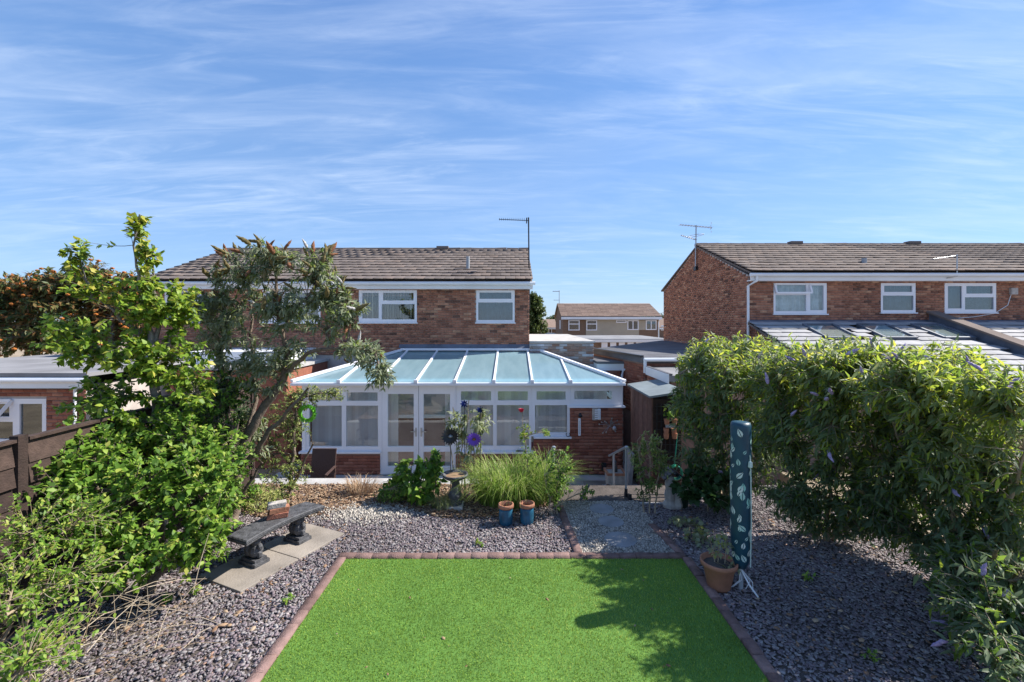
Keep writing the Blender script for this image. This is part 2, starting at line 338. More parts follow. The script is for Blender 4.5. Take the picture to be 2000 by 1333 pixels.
# ------------------------------------------------------------------ the setting
PZ = -0.69                                   # patio level; the garden is z = 0
g = MB(); g.add([(-900,-300,PZ-.02),(900,-300,PZ-.02),(900,2000,PZ-.02),(-900,2000,PZ-.02)], [(0,1,2,3)]); tag(g.build('ground', M_sand), kind='structure')
g = MB(); g.box(-4.78, 5.3, -4, 8.16, -.75, -.012); tag(g.build('garden_bed', M_soil), kind='structure')
g = MB(); g.box(5.3, 40, -4, 9.0, -.76, -.05); g.box(-40, -4.78, -4, 6.2, -.76, -.30); tag(g.build('neighbouring_gardens', M_sand), kind='structure')
# sunken patio with slabs
g = MB(); g.box(-5.6, 2.6, 8.5, 14, -.76, PZ-.012); g.box(2.6, 3.4, 9.9, 22, -.76, PZ-.012); pat = g.build('patio', M_conc); tag(pat, kind='structure')
SLAB = [box_variant(-.5,.5,-.5,.5,-.5,.5,t) for t in (.1,.4,.6,.9)]
it = []
for i in range(14):
    for j_ in range(5):
        x = -5.3+i*.6; y = 8.8+j_*.6
        if y > 10.6 or x > 2.5: continue
        it.append((rnd.randrange(4), Matrix.Translation((x, y, PZ-.002+rnd.uniform(0,.004)))@Matrix.Diagonal((.59,.59,.03,1))))
pieces('paving_slab', M_slab, SLAB, it, pat)

# ------------------------------------------------------------------ house walls, windows
def wall_front(mb, rect, openings, y, th=.25):
    for a, b, c, d in cells(rect, openings): mb.box(a, b, y, y+th, c, d)
def window(parent, rect, panes, y, mat_glass=None, sill=True, fr=M_pvc, depth=.07, blind=None, name='window', out=.02):
    mb = MB()
    for a, b, c, d in cells(rect, panes): mb.box(a, b, y-out, y-out+depth, c, d)
    w = mb.build(name, fr, parent)
    for (a, b, c, d) in panes: MB().box(a-.005, b+.005, y+.012, y+.018, c-.005, d+.005).build('pane', mat_glass or M_glass_dark, w)
    if sill: MB().box(rect[0]-.03, rect[1]+.03, y-.07, y+.02, rect[2]-.035, rect[2]-.002).build('sill', fr, w)
    if blind:
        kind, mat = blind; mb = MB(); x0, x1, z0, z1 = rect
        if kind == 'slats':
            x = x0+.05; k = 0
            while x < x1-.05:
                a = rnd.uniform(.5, .75); mb.bar((x, y+.14, z0+.03), (x, y+.14, z1-.03), .088, .004, t=rnd.choice((.1,.5,.9)), up=(math.cos(a), math.sin(a), 0)); x += .078
        else:
            n = int((x1-x0)/.05); vs = []; 
            for i in range(n+1):
                xx = x0+(x1-x0)*i/n; yy = y+.15+.025*math.sin(i*1.7)+.01*math.sin(i*.6); vs += [(xx, yy, z0), (xx, yy, z1)]
            mb.add(vs, [(2*i, 2*i+2, 2*i+3, 2*i+1) for i in range(n)])
        mb.build('blind', mat, w)
    return w
def tile_roof(parent, x0, x1, ye, ze, yr, zr, rows, tw=.30, limit=300, mat=None, th=.040, skip=None):
    """courses of tiles from the eave (ye,ze) to the ridge (yr,zr), towards +y"""
    n = Vector((0, yr-ye, zr-ze)); ln = n.length; n.normalize(); up = Vector((0, -n.z, n.y)); pitch = math.atan2(zr-ze, yr-ye); ex = ln/rows
    vs = [box_variant(-.5,.5,-.5,.5,-.5,.5,(i+.5)/8) for i in range(8)]; items = []
    for r in range(rows):
        off = 0 if r % 2 == 0 else tw/2; k = 0
        base = Vector((0, ye, ze))+n*(ex*(r+.5)+.02)+up*(th*.9)
        x = x0-off
        while x < x1-.01:
            a, b = max(x, x0), min(x+tw, x1)
            if b-a > .04 and not (skip and skip((a+b)/2, base.y)):
                M = Matrix.Translation((( a+b)/2, base.y+rnd.uniform(-.006,.006), base.z+rnd.uniform(-.003,.005)))@Matrix.Rotation(pitch-.10+rnd.uniform(-.005,.005), 4, 'X')@Matrix.Rotation(rnd.uniform(-.006,.006), 4, 'Z')@Matrix.Diagonal((b-a-.006, ex+.06, th, 1))
                items.append((min(7, max(0, int(rnd.gauss(3.7, 1.1)))), M))
            x += tw
    pieces('roof_tile', mat or M_tile, vs, items, parent, limit, 'roof_tiling')

# main pair of semi-detached houses
HY = 13.75; hx0, hx1 = -10.9, .52; EZ = 4.10; RZ = 5.62; HD = 7.7
house = thing('semi_detached_house', 'red brick two storey house behind the white conservatory, with brown tiled gable roof', 'house', (-5.2, HY, PZ))
w_big = (-4.62, -2.87, 2.88, 3.86); w_small = (-1.08, .08, 2.88, 3.86)
w_l1 = (-7.53, -5.78, 2.88, 3.86); w_l2 = (-10.48, -9.32, 2.88, 3.86)
ops = [w_big, w_small, w_l1, w_l2]
mb = MB(); wall_front(mb, (hx0, hx1, PZ, 4.05), ops, HY)
mb.box(hx0, hx0+.25, HY+.25, HY+HD-.25, PZ, 4.05); mb.box(hx1-.25, hx1, HY+.25, HY+HD-.25, PZ, 4.05); mb.box(hx0, hx1, HY+HD-.25, HY+HD, PZ, 4.05)
for x in (hx0, hx1-.25): mb.add([(x+dx, HY, 4.05) for dx in (0,.25)]+[(x+dx, HY+HD/2, 5.55) for dx in (0,.25)]+[(x+dx, HY+HD, 4.05) for dx in (0,.25)], [(0,2,4),(1,5,3),(0,1,3,2),(2,3,5,4),(4,5,1,0)])
hw = mb.build('wall', M_mortar, house)
bricks(hw, (hx0, HY, 1.90), 0, hx1-hx0, 2.12, [(a-hx0, b-hx0, c-1.90, d-1.90) for a, b, c, d in ops])
mb = MB(); 
for (ya, za, yb, zb) in ((HY-.28, EZ, HY+HD/2, RZ), (HY+HD+.28, EZ, HY+HD/2, RZ)):
    mb.add([(hx0-.08,ya,za),(hx1+.08,ya,za),(hx1+.08,yb,zb),(hx0-.08,yb,zb),(hx0-.08,ya,za-.06),(hx1+.08,ya,za-.06),(hx1+.08,yb,zb-.06),(hx0-.08,yb,zb-.06)], BOXQ, .3)
roof = mb.build('roof', M_tile, house)
tile_roof(roof, hx0-.1, hx1+.1, HY-.30, EZ+.02, HY+HD/2, RZ+.02, 12)
mb = MB()
x = hx0-.1
while x < hx1+.05:
    x2 = min(x+.45, hx1+.12); mb.tube([(x, HY+HD/2, RZ+.03), (x2-.01, HY+HD/2, RZ+.03+rnd.uniform(-.01,.012))], .10, 8, t=rnd.random()*.7); x += .45
mb.build('ridge_tiles', M_tile, roof)
MB().box(-2.9, -2.45, HY+HD/2-.14, HY+HD/2+.14, RZ+.06, RZ+.17).build('ridge_vent', M_tile, roof)
v = at(914, 538, 14.6); MB().tube([(v.x, 14.6, v.z-.12), (v.x, 14.6, v.z+.60)], .055, 10).build('vent_pipe', M_grey_pipe, roof)
MB().obox((v.x, 14.57, v.z+.02), (.22,0,0), (0,.16,.06), (0,-.004,.01)).build('pipe_flashing', M_lead, roof)
MB().box(hx0-.1, hx1+.1, HY-.22, HY-.195, 3.88, 4.07).build('fascia', M_fascia, house)
MB().box(hx0-.1, hx1+.1, HY-.195, HY-.001, 3.875, 3.90).build('soffit', M_fascia, house)
MB().tube([(hx0-.15, HY-.28, 4.04), (hx1+.17, HY-.28, 4.04)], .055, 8).build('gutter', M_fascia, house)
def casement(r):      # tall light on the left, fanlight over a fixed light on the right
    x0, x1, z0, z1 = r; m = x0+(x1-x0)*.37
    return [(x0+.10, m-.05, z0+.12, z1-.09), (m+.08, x1-.10, z1-.32, z1-.09), (m+.04, x1-.07, z0+.09, z1-.43)]
def two_light(r):
    x0, x1, z0, z1 = r; return [(x0+.10, x1-.10, z1-.27, z1-.08), (x0+.06, x1-.06, z0+.07, z1-.38)]
window(house, w_big, casement(w_big), HY, M_glass, blind=('slats', M_blind_y)); window(house, w_small, two_light(w_small), HY, blind=('c', M_curtain))
window(house, w_l1, casement(w_l1), HY, M_glass, blind=('slats', M_blind_y)); window(house, w_l2, two_light(w_l2), HY, blind=('c', M_curtain))
# aerial of the main house
ae = thing('television_aerial', 'black pole aerial with long comb pointing left at the gable end of the middle house', 'aerial', (.56, 14.6, 3.3))
MB().tube([(.56,14.6,3.3),(.53,14.6,6.24)], .022, 6).build('mast', M_black, ae)
mb = MB(); mb.tube([(-.42,14.6,6.18),(.55,14.6,6.14)], .012, 5)
for k in range(14): mb.tube([(-.40+k*.066,14.48,6.18-k*.003),(-.40+k*.066,14.72,6.18-k*.003)], .006, 4); mb.tube([(-.40+k*.066,14.6,6.14),(-.40+k*.066,14.6,6.225)], .006, 4)
mb.obox((.47,14.6,6.14), (.015,0,0), (0,.12,0), (0,0,.07)); mb.build('antenna', M_black, ae)
MB().bar((.53,14.6,3.45),(.53,14.35,3.45), .03).build('bracket', M_black, ae)

# terrace on the right
TX0, TX1, TY = 7.18, 22.0, 13.8; TE, TR = 4.36, 5.82
ter = thing('terraced_house', 'red brick terraced house on the right with plain gable wall and long tiled roof', 'house', (TX0, TY, PZ))
t1 = (7.92, 9.53, 3.14, 4.07); t2 = (11.17, 12.22, 3.18, 4.07); t3 = (13.1, 14.66, 3.18, 4.07); t4 = (17.2, 18.9, 3.18, 4.07); tops = [t1, t2, t3, t4]
mb = MB(); wall_front(mb, (TX0, TX1, PZ, 4.3), tops, TY)
mb.box(TX0, TX0+.25, TY+.25, TY+HD-.25, PZ, 4.3); mb.box(TX0, TX1, TY+HD-.25, TY+HD, PZ, 4.3); mb.box(TX1-.25, TX1, TY+.25, TY+HD-.25, PZ, 4.3)
mb.add([(TX0+dx, TY, 4.3) for dx in (0,.25)]+[(TX0+dx, TY+HD/2, 5.78) for dx in (0,.25)]+[(TX0+dx, TY+HD, 4.3) for dx in (0,.25)], [(0,2,4),(1,5,3),(0,1,3,2),(2,3,5,4),(4,5,1,0)])
tw_ = mb.build('wall', M_mortar, ter)
bricks(tw_, (TX0, TY, 2.95), 0, 9.5, 1.35, [(a-TX0, b-TX0, c-2.95, d-2.95) for a, b, c, d in tops], limit=150)
def gable_row(v):
    z = 1.9+v; cut = max(0, (z-4.27)/(5.78-4.3)*HD/2) if z > 4.27 else 0
    return (cut+.01, HD-cut-.01)
bricks(tw_, (TX0, TY+HD, 1.9), -math.pi/2, HD, 3.86, (), gable_row, limit=150)
mb = MB()
for (ya, za, yb, zb) in ((TY-.28, TE, TY+HD/2, TR), (TY+HD+.28, TE, TY+HD/2, TR)):
    mb.add([(TX0-.05,ya,za),(TX1,ya,za),(TX1,yb,zb),(TX0-.05,yb,zb),(TX0-.05,ya,za-.06),(TX1,ya,za-.06),(TX1,yb,zb-.06),(TX0-.05,yb,zb-.06)], BOXQ, .3)
roof = mb.build('roof', M_tile, ter)
tile_roof(roof, TX0-.07, 19.5, TY-.30, TE+.02, TY+HD/2, TR+.02, 12)
mb = MB(); x = TX0-.07
while x < 20: mb.tube([(x, TY+HD/2, TR+.03), (x+.44, TY+HD/2, TR+.03+rnd.uniform(-.008,.01))], .09, 8, t=rnd.random()*.7); x += .45
mb.build('ridge_tiles', M_tile, roof)
for xx in (10.75, 15.3): MB().box(xx, xx+.45, TY+HD/2-.14, TY+HD/2+.14, TR+.06, TR+.17).build('ridge_vent', M_tile, roof)
v = at(1688, 528, 14.5); MB().tube([(v.x, 14.5, v.z-.1), (v.x, 14.5, v.z+.38)], .075, 10).build('vent_pipe', M_grey_pipe, roof)
MB().box(TX0-.06, 20, TY-.22, TY-.195, 4.13, 4.33).build('fascia', M_fascia, ter); MB().box(TX0-.06, 20, TY-.195, TY-.001, 4.12, 4.15).build('soffit', M_fascia, ter)
MB().tube([(TX0-.1, TY-.28, 4.30), (20, TY-.28, 4.30)], .055, 8).build('gutter', M_fascia, ter)
MB().tube([(TX0+.10, TY-.28, 4.26), (TX0+.10, TY-.26, 4.12), (TX0-.05, TY-.06, 3.98), (TX0-.05, TY-.06, 1.2)], .038, 8).build('downpipe', M_fascia, ter)
MB().tube([(TX0-.012, 17.3, 4.75), (TX0-.012, 17.35, 1.9)], .008, 4).build('cable', M_black, ter)
w = window(ter, t1, [(t1[0]+.06, t1[1]-.62, t1[2]+.08, t1[3]-.36), (t1[1]-.50, t1[1]-.09, t1[2]+.11, t1[3]-.07), (t1[0]+.10, t1[1]-.62, t1[3]-.28, t1[3]-.03)], TY, M_glass, blind=('c', M_curtain))
mb = MB(); a0, a1 = t1[0]+.03, t1[1]-.52; zt, zb = t1[3]-.03, t1[3]-.30      # top light standing open
for (p, q) in (((a0, TY-.02, zt), (a0, TY-.13, zb)), ((a1, TY-.02, zt), (a1, TY-.13, zb)), ((a0, TY-.02, zt), (a1, TY-.02, zt)), ((a0, TY-.13, zb), (a1, TY-.13, zb))): mb.bar(p, q, .05)
mb.build('open_fanlight', M_pvc, w)
window(ter, t2, two_light(t2), TY, blind=('c', M_curtain)); window(ter, t3, casement(t3), TY, blind=('c', M_curtain)); window(ter, t4, casement(t4), TY, blind=('c', M_curtain))
MB().box(15.05, 15.25, TY-.09, TY-.01, 3.72, 3.92).build('junction_box', M_stonepot, ter)
MB().tube([(15.1,TY-.03,3.72),(15.0,TY-.03,3.4),(14.6,TY-.03,3.15),(14.0,TY-.03,3.05),(13.4,TY-.03,3.0)], .010, 5).build('cable', M_fascia, ter)
ta = thing('television_aerial', 'large grey aerial with two antennas at the gable of the right hand terrace', 'aerial', (7.15, 17.6, 5.0))
MB().tube([(7.10,17.6,4.95),(7.12,17.6,6.62)], .028, 6).build('mast', M_alu, ta)
def yagi(mb, a, b, n, half):
    a, b = Vector(a), Vector(b); mb.tube([a, b], .014, 5)
    for k in range(n): p = a+(b-a)*k/(n-1); mb.tube([p+Vector((0,-half,0)), p+Vector((0,half,0))], .007, 4); mb.tube([p+Vector((0,0,-half*.3)), p+Vector((0,0,half*.3))], .007, 4)
mb = MB(); yagi(mb, (6.5,17.6,6.63), (7.72,17.6,6.52), 12, .16)
for dz in (-.17,-.06,.06,.17): mb.tube([(7.62,17.4,6.52+dz),(7.72+abs(dz)*.4,17.8,6.54+dz)], .009, 4)
mb.build('upper_antenna', M_alu, ta); mb = MB(); yagi(mb, (6.55,17.6,6.22), (7.12,17.6,6.05), 8, .12); mb.tube([(7.12+.28*math.cos(k*.524),17.6+.28*math.sin(k*.524),6.22+.03*math.cos(k*.524)) for k in range(13)], .010, 4); mb.build('lower_antenna', M_alu, ta)
MB().box(7.06,7.18,17.5,17.7,4.86,5.02).build('bracket', M_black, ta)
ra = thing('television_aerial', 'small pale aerial with a slanting arm above the right terrace gutter', 'aerial', (13.2, 13.5, 4.3))
MB().tube([(12.95,13.55,4.2),(13.2,13.5,4.25),(13.2,13.5,4.9)], .018, 6).build('mast', M_alu, ra); mb = MB(); yagi(mb, (12.5,13.5,4.76), (13.2,13.5,4.86), 8, .09); mb.build('antenna', M_alu, ra)
# lean-to extension with roof windows
ext = thing('lean_to_extension', 'single storey lean-to with grey tiled roof and skylights below the right terrace', 'extension', (TX0, 9.9, PZ))
SL = .337; zl = lambda y: EYE-.03-(TY-y)*SL
ey = 9.75; EX0 = 7.22
mb = MB(); mb.box(EX0, 16.5, 10.05, 10.25, PZ, zl(10.05)-.12); mb.add([(EX0,10.25,PZ),(EX0+.2,10.25,PZ),(EX0+.2,TY-.002,PZ),(EX0,TY-.002,PZ),(EX0,10.25,zl(10.25)-.1),(EX0+.2,10.25,zl(10.25)-.1),(EX0+.2,TY-.002,zl(TY)-.1),(EX0,TY-.002,zl(TY)-.1)], BOXQ); ew = mb.build('wall', M_mortar_red, ext)
bricks(ew, (EX0, TY, .6), -math.pi/2, TY-10.1, 2.2, (), lambda v: (max(0, (v+.6-zl(TY)+.16)/-SL if False else 0), max(0, min(TY-10.1, (zl(TY)-.14-(v+.6))/SL))), limit=120)
mb = MB(); mb.add([(EX0-.12,ey,zl(ey)-.08),(16.5,ey,zl(ey)-.08),(16.5,TY-.001,zl(TY)-.08),(EX0-.12,TY-.001,zl(TY)-.08),(EX0-.12,ey,zl(ey)-.02),(16.5,ey,zl(ey)-.02),(16.5,TY-.001,zl(TY)-.02),(EX0-.12,TY-.001,zl(TY)-.02)], BOXQ, .4)
er = mb.build('roof', M_tile, ext)
SKX = ((8.50, 9.36), (10.08, 10.92), (11.66, 12.48))
M_slatepale = material('pale_slate_tile', ramp=[(.25,.245,.25),(.33,.325,.33),(.40,.39,.39)], rough=.8, noise=(2,.15))
def insky(x, y): return any(a-.06 < x < b+.06 for a, b in SKX) and 12.15 < y < 13.45 or 12.5 < x < 12.9
tile_roof(er, EX0-.12, 16.4, ey-.02, zl(ey), TY-.2, zl(TY-.2), 13, tw=.42, limit=300, mat=M_slatepale, th=.034, skip=insky)
MB().add([(EX0-.1,TY-.34,zl(TY-.34)+.035),(16.5,TY-.34,zl(TY-.34)+.035),(16.5,TY-.012,zl(TY)+.03),(EX0-.1,TY-.012,zl(TY)+.03),(EX0-.1,TY-.012,zl(TY)+.17),(16.5,TY-.012,zl(TY)+.17)], [(0,1,2,3),(3,2,5,4)]).build('lead_flashing', M_lead, ext)
M_skyl = glass_material('skylight_glass', (.8,.9,.88), 3.0)
for a, b in SKX:
    y0, y1 = 12.28, 13.31; u = Vector((0, 1, SL)).normalized(); nn = Vector((0, -u.z, u.y)); c0 = Vector((a, y0, zl(y0)))+nn*.05
    fr = MB(); L_ = (y1-y0)/u.y
    for p, q in (((a,0),(b,0)),((a,L_),(b,L_)),((a,0),(a,L_)),((b,0),(b,L_))):
        P_ = lambda k: Vector((k[0], y0, zl(y0)))+u*k[1]+nn*.045
        fr.bar(P_(p), P_(q), .06, .09, up=nn)
    sk = fr.build('skylight', M_lead, ext)
    q0 = Vector((a, y0, zl(y0)))+nn*.06; q1 = q0+u*L_; MB().add([q0, q0+Vector((b-a,0,0)), q1+Vector((b-a,0,0)), q1], [(0,1,2,3)]).build('pane', M_skyl, sk)
    q0 = q0-nn*.02; q1 = q1-nn*.02; MB().add([q0, q0+Vector((b-a,0,0)), q1+Vector((b-a,0,0)), q1], [(0,1,2,3)]).build('blind', M_blind, sk)
mb = MB(); mb.add([(12.62,ey,zl(ey)-.1),(12.82,ey,zl(ey)-.1),(12.82,TY-.003,zl(TY)-.1),(12.62,TY-.003,zl(TY)-.1),(12.62,ey,zl(ey)+.22),(12.82,ey,zl(ey)+.22),(12.82,TY-.003,zl(TY)+.24),(12.62,TY-.003,zl(TY)+.24)], BOXQ); up_ = mb.build('party_upstand', M_lead, ext)
mb = MB(); mb.add([(12.54,ey,zl(ey)+.223),(12.90,ey,zl(ey)+.223),(12.90,TY-.004,zl(TY)+.243),(12.54,TY-.004,zl(TY)+.243),(12.54,ey,zl(ey)+.28),(12.90,ey,zl(ey)+.28),(12.90,TY-.004,zl(TY)+.30),(12.54,TY-.004,zl(TY)+.30)], BOXQ, .7); mb.build('coping', M_tile, ext)

# flat roofed garages between the houses
ga = thing('garage', 'flat roofed brick garage with black felt roof beside the terrace gable', 'garage', (5.2, 12, PZ))
zt = EYE-.97
mb = MB(); mb.add([(3.45,11.9,PZ),(7.1,11.9,PZ),(7.1,21.4,PZ),(2.75,15.2,PZ),(3.45,11.9,zt-.16),(7.1,11.9,zt-.16),(7.1,21.4,zt-.16),(2.75,15.2,zt-.16)], BOXQ); gw = mb.build('wall', M_mortar_red, ga)
th_ = math.atan2(11.9-15.2, 3.45-2.75); bricks(gw, (2.75, 15.2, zt-1.55), th_, math.hypot(.7, 3.3), 1.38, limit=150, mat=M_brick_orange)
bricks(gw, (3.45, 11.9, zt-.85), 0, 3.6, .68, limit=40, mat=M_brick_orange)
mb = MB(); mb.add([(3.37,11.8,zt-.15),(7.12,11.8,zt-.15),(7.12,21.5,zt-.15),(2.66,15.2,zt-.15),(3.37,11.8,zt),(7.12,11.8,zt),(7.12,21.5,zt),(2.66,15.2,zt)], BOXQ); mb.build('roof', M_felt, ga)
mb = MB(); mb.bar((3.37,11.8,zt+.02),(2.66,15.2,zt+.02), .10, .05); mb.build('roof_edging', M_black, ga)
MB().tube([(3.40,11.72,zt-.06),(7.1,11.72,zt-.05)], .05, 8).build('gutter', M_fascia, ga)
MB().tube([(3.43,11.72,zt-.06),(3.43,11.74,zt-.40)], .04, 8).build('downpipe', M_fascia, ga)
MB().add([(7.17,14.0,zt+.005),(7.17,21.4,zt+.005),(7.17,21.4,zt+.10),(7.17,14.0,zt+.10),(7.05,14.0,zt+.004),(7.05,21.4,zt+.004)], [(0,1,2,3),(0,4,5,1)]).build('wall_flashing', M_alu, ga)
gb = thing('brick_outbuilding', 'low orange brick outbuilding with grey felt roof behind the brown shed', 'outbuilding', (5, 10.5, PZ)); z2 = EYE-1.22
mb = MB(); mb.box(3.5, 7.0, 10.0, 11.72, PZ, z2-.14); gw = mb.build('wall', M_mortar_red, gb)
bricks(gw, (3.5, 11.7, z2-1.4), -math.pi/2, 1.7, 1.26, limit=200, mat=M_brick_orange)
MB().box(3.42, 7.05, 9.92, 11.74, z2-.13, z2).build('roof', M_felt_pale, gb); MB().box(3.40, 3.418, 9.9, 11.6, z2-.17, z2+.03).build('fascia', M_fascia, gb)
MB().box(3.41, 3.50, 9.92, 11.6, z2+.004, z2+.04).build('roof_edging', M_felt, gb)
# garage attached to the middle house
gc = thing('side_garage', 'flat topped brick side wall with pale coping at the right of the conservatory roof', 'garage', (1.4, HY, PZ)); z3 = EYE-.69
mb = MB(); mb.box(hx1+.004, 2.43, HY-.2, 20, PZ, z3); gw = mb.build('wall', M_mortar, gc)
M_brick_white = material('salt_stained_brick', ramp=[(.22,.13,.10),(.27,.16,.12),(.31,.24,.21),(.40,.40,.42),(.48,.49,.53)], rough=.9, noise=(3,.25))
bricks(gw, (hx1, HY-.2, z3-1.15), 0, 2.43-hx1, 1.14, limit=200, mat=M_brick_white)
MB().box(hx1+.006, 2.47, HY-.25, 20.1, z3+.003, z3+.055).build('coping', M_conc, gc)
gd = thing('small_porch', 'small flat roof with white fascia and downpipe in the passage', 'porch', (2.8, 13.0, PZ)); z4 = EYE-1.22
mb = MB(); mb.box(2.44, 3.10, 13.05, 14.9, PZ, z4-.24); pw = mb.build('wall', M_mortar_red, gd); bricks(pw, (2.44, 13.05, z4-1.3), 0, .66, 1.05, limit=60, mat=M_brick_orange)
MB().box(2.43, 3.2, 13.0, 14.95, z4-.23, z4-.04).build('fascia', M_fascia, gd); MB().box(2.42, 3.22, 12.97, 15, z4-.038, z4+.03).build('roof', M_felt, gd)
MB().tube([(3.3,12.95,z4-.16),(3.16,12.95,z4-.22),(3.13,12.95,z4-.36),(3.13,12.95,PZ)], .035, 8).build('downpipe', M_fascia, gd)
gp = thing('passage_wall', 'orange brick side wall closing the passage beyond the shed', 'wall', (3.2, 16, PZ))
MB().box(2.44, 2.75, 14.96, 20, PZ, 1.2).build('brick_wall', M_brick_orange, gp)

# ------------------------------------------------------------------ conservatory
CY = 10.75; sc = 82.7
X = lambda px: (px-1000)/sc
Z = lambda py: EYE-(py-625)/sc
con = thing('conservatory', 'white framed conservatory with blue glazed roof and brick base behind the middle house garden', 'conservatory', (-1.3, CY, PZ))
cx0, cx1 = X(588), X(1217); zs1 = Z(882); zs2 = Z(853); zs3 = Z(793); ztop = Z(752)
mb = MB(); mb.box(cx0, X(743), CY, CY+.22, PZ, zs1-.04); mb.box(X(890), X(1042), CY, CY+.22, PZ, zs1-.04); mb.box(X(1042)+.001, X(1113), CY, CY+.22, PZ, zs2-.04); mb.box(X(1113)+.001, cx1, CY, CY+.22, PZ, zs3-.04)
mb.box(cx1-.22, cx1, CY+.22, HY, PZ, zs3-.04); mb.box(cx0, cx0+.22, CY+.22, HY, PZ, zs1-.04)
cw = mb.build('wall', M_mortar_red, con)
for a, b, zt_, lim in ((cx0, X(743), zs1, 75), (X(890), X(1042), zs1, 70), (X(1042), X(1113), zs2, 50), (X(1113), cx1, zs3, 105)):
    bricks(cw, (a, CY, PZ+.005), 0, b-a, zt_-.04-PZ, limit=lim, mat=M_brick_orange)
for a, b, zt_ in ((cx0-.03, X(744), zs1), (X(890), X(1042), zs1), (X(1042)+.002, X(1113)+.03, zs2), (X(1113)-.03, cx1+.04, zs3)):
    MB().box(a, b, CY-.07, CY+.10, zt_-.038, zt_).build('sill', M_pvc, con)
def conwin(rect, panes): return window(con, rect, panes, CY+.03, M_glass, sill=False, depth=.07)
zl_, zh = zs1+.002, ztop
f_ = lambda x0, x1, y0, y1: (X(x0), X(x1), Z(y1), Z(y0))
conwin((X(597), X(671.5), zl_, zh), [f_(603,667,793,873), f_(605,666,767,784)])
conwin((X(671.5)+.002, X(742.5), zl_, zh), [f_(675,738,793,873), f_(677,737,767,784)])
conwin((X(891), X(967), zl_, zh), [f_(900,963,792,872), f_(900,959,765,783)])
conwin((X(967)+.002, X(1037.5), zl_, zh), [f_(970,1033.5,792,872), f_(972,1031,765,783)])
conwin((X(1037.5)+.002, X(1114), zs2+.002, zh), [f_(1045,1108,792,846), f_(1048,1105,765,782)])
conwin((X(1114)+.002, X(1213), zs3+.002, zh), [f_(1122,1196,764,781)])
for i, (a, b, pa, pb) in enumerate(((746, 817.5, 757, 808), (818, 889, 827, 879))):
    mb = MB(); rect = (X(a)+.003, X(b)-.003, Z(926), zh); pn = [f_(pa,pb,770,873), f_(pa,pb,883,912)]
    for q in cells(rect, pn): mb.box(q[0], q[1], CY+.0, CY+.07, q[2], q[3])
    d = mb.build('door', M_pvc, con)
    for q in pn: MB().box(q[0]-.004, q[1]+.004, CY+.03, CY+.036, q[2]-.004, q[3]+.004).build('pane', M_glass, d)
    s = 1 if i == 0 else -1; hx = X(b)-.06 if i == 0 else X(a)+.06
    MB().bar((hx, CY-.04, Z(843)), (hx-s*.12, CY-.04, Z(843)), .018).bar((hx, CY-.04, Z(843)), (hx, CY+.01, Z(843)), .018).box(hx-.018, hx+.018, CY-.012, CY+.003, Z(853), Z(836)).build('handle', M_alu, d)
MB().box(X(742.5)+.002, X(746), CY-.005, CY+.09, Z(927), zh).box(X(889), X(891)-.002, CY-.005, CY+.09, Z(927), zh).build('door_frame', M_pvc, con)
MB().box(X(743), X(890), CY-.06, CY+.2, PZ, Z(926)-.003).build('door_step', M_conc, con)
MB().box(cx0+.02, X(597)-.002, CY, CY+.1, zl_, zh).build('corner_post', M_pvc, con); MB().box(X(1213)+.002, cx1-.01, CY, CY+.12, zs3+.002, zh).build('corner_post', M_pvc, con)
mb = MB(); mb.box(cx1-.09, cx1-.02, CY+.125, HY-.01, zs3+.002, zs3+.07); mb.box(cx1-.09, cx1-.02, CY+.125, HY-.01, zh-.08, zh)
for k in range(4): yy = CY+.13+k*.93; mb.box(cx1-.088, cx1-.022, yy, yy+.07, zs3+.07, zh-.08)
sw = mb.build('side_window', M_pvc, con); MB().box(cx1-.058, cx1-.052, CY+.15, HY-.02, zs3+.06, zh-.07).build('pane', M_glass, sw)
mb = MB(); mb.box(cx0+.02, cx0+.09, CY+.125, HY-.01, zs1+.002, zs1+.07); mb.box(cx0+.02, cx0+.09, CY+.125, HY-.01, zh-.08, zh)
for k in range(4): yy = CY+.13+k*.93; mb.box(cx0+.022, cx0+.088, yy, yy+.07, zs1+.07, zh-.08)
sw = mb.build('side_window', M_pvc, con); MB().box(cx0+.052, cx0+.058, CY+.15, HY-.02, zs1+.06, zh-.07).build('pane', M_glass, sw)
# blinds, back wall and floor seen through the glass
mb = MB()
def slats(x0, x1, z0, z1, a0=.12):
    x = x0
    while x < x1: a = a0+rnd.uniform(-.12,.12); mb.bar((x, CY+.24, z0), (x, CY+.24, z1), .088, .003, t=rnd.random(), up=(-math.sin(a), math.cos(a), 0)); x += .08
slats(X(600)+.05, X(740), zs1+.05, zh-.02); slats(X(756), X(775), PZ+.1, zh-.02, .2); slats(X(870), X(886), PZ+.1, zh-.02, .2); slats(X(896), X(1036), zs1+.05, zh-.02); slats(X(1044), X(1112), zs2+.05, zh-.02, .25); slats(X(1120), cx1-.3, zs3+.04, zh-.02, .25)
mb.build('blinds', M_blind, con)
MB().box(cx0+.25, cx1-.25, HY-.06, HY-.02, PZ, PZ+.75).build('inner_wall', M_carpet, con); MB().box(cx0+.25, cx1-.25, HY-.065, HY-.02, PZ+.76, 1.75).build('inner_wall', M_room, con)
MB().box(cx0+.25, cx1-.25, HY-.30, HY-.07, PZ+.74, PZ+.80).build('shelf', M_pvc, con)
MB().box(cx0+.23, cx1-.23, CY+.23, HY-.03, PZ-.008, PZ+.012).build('floor', M_carpet, con)
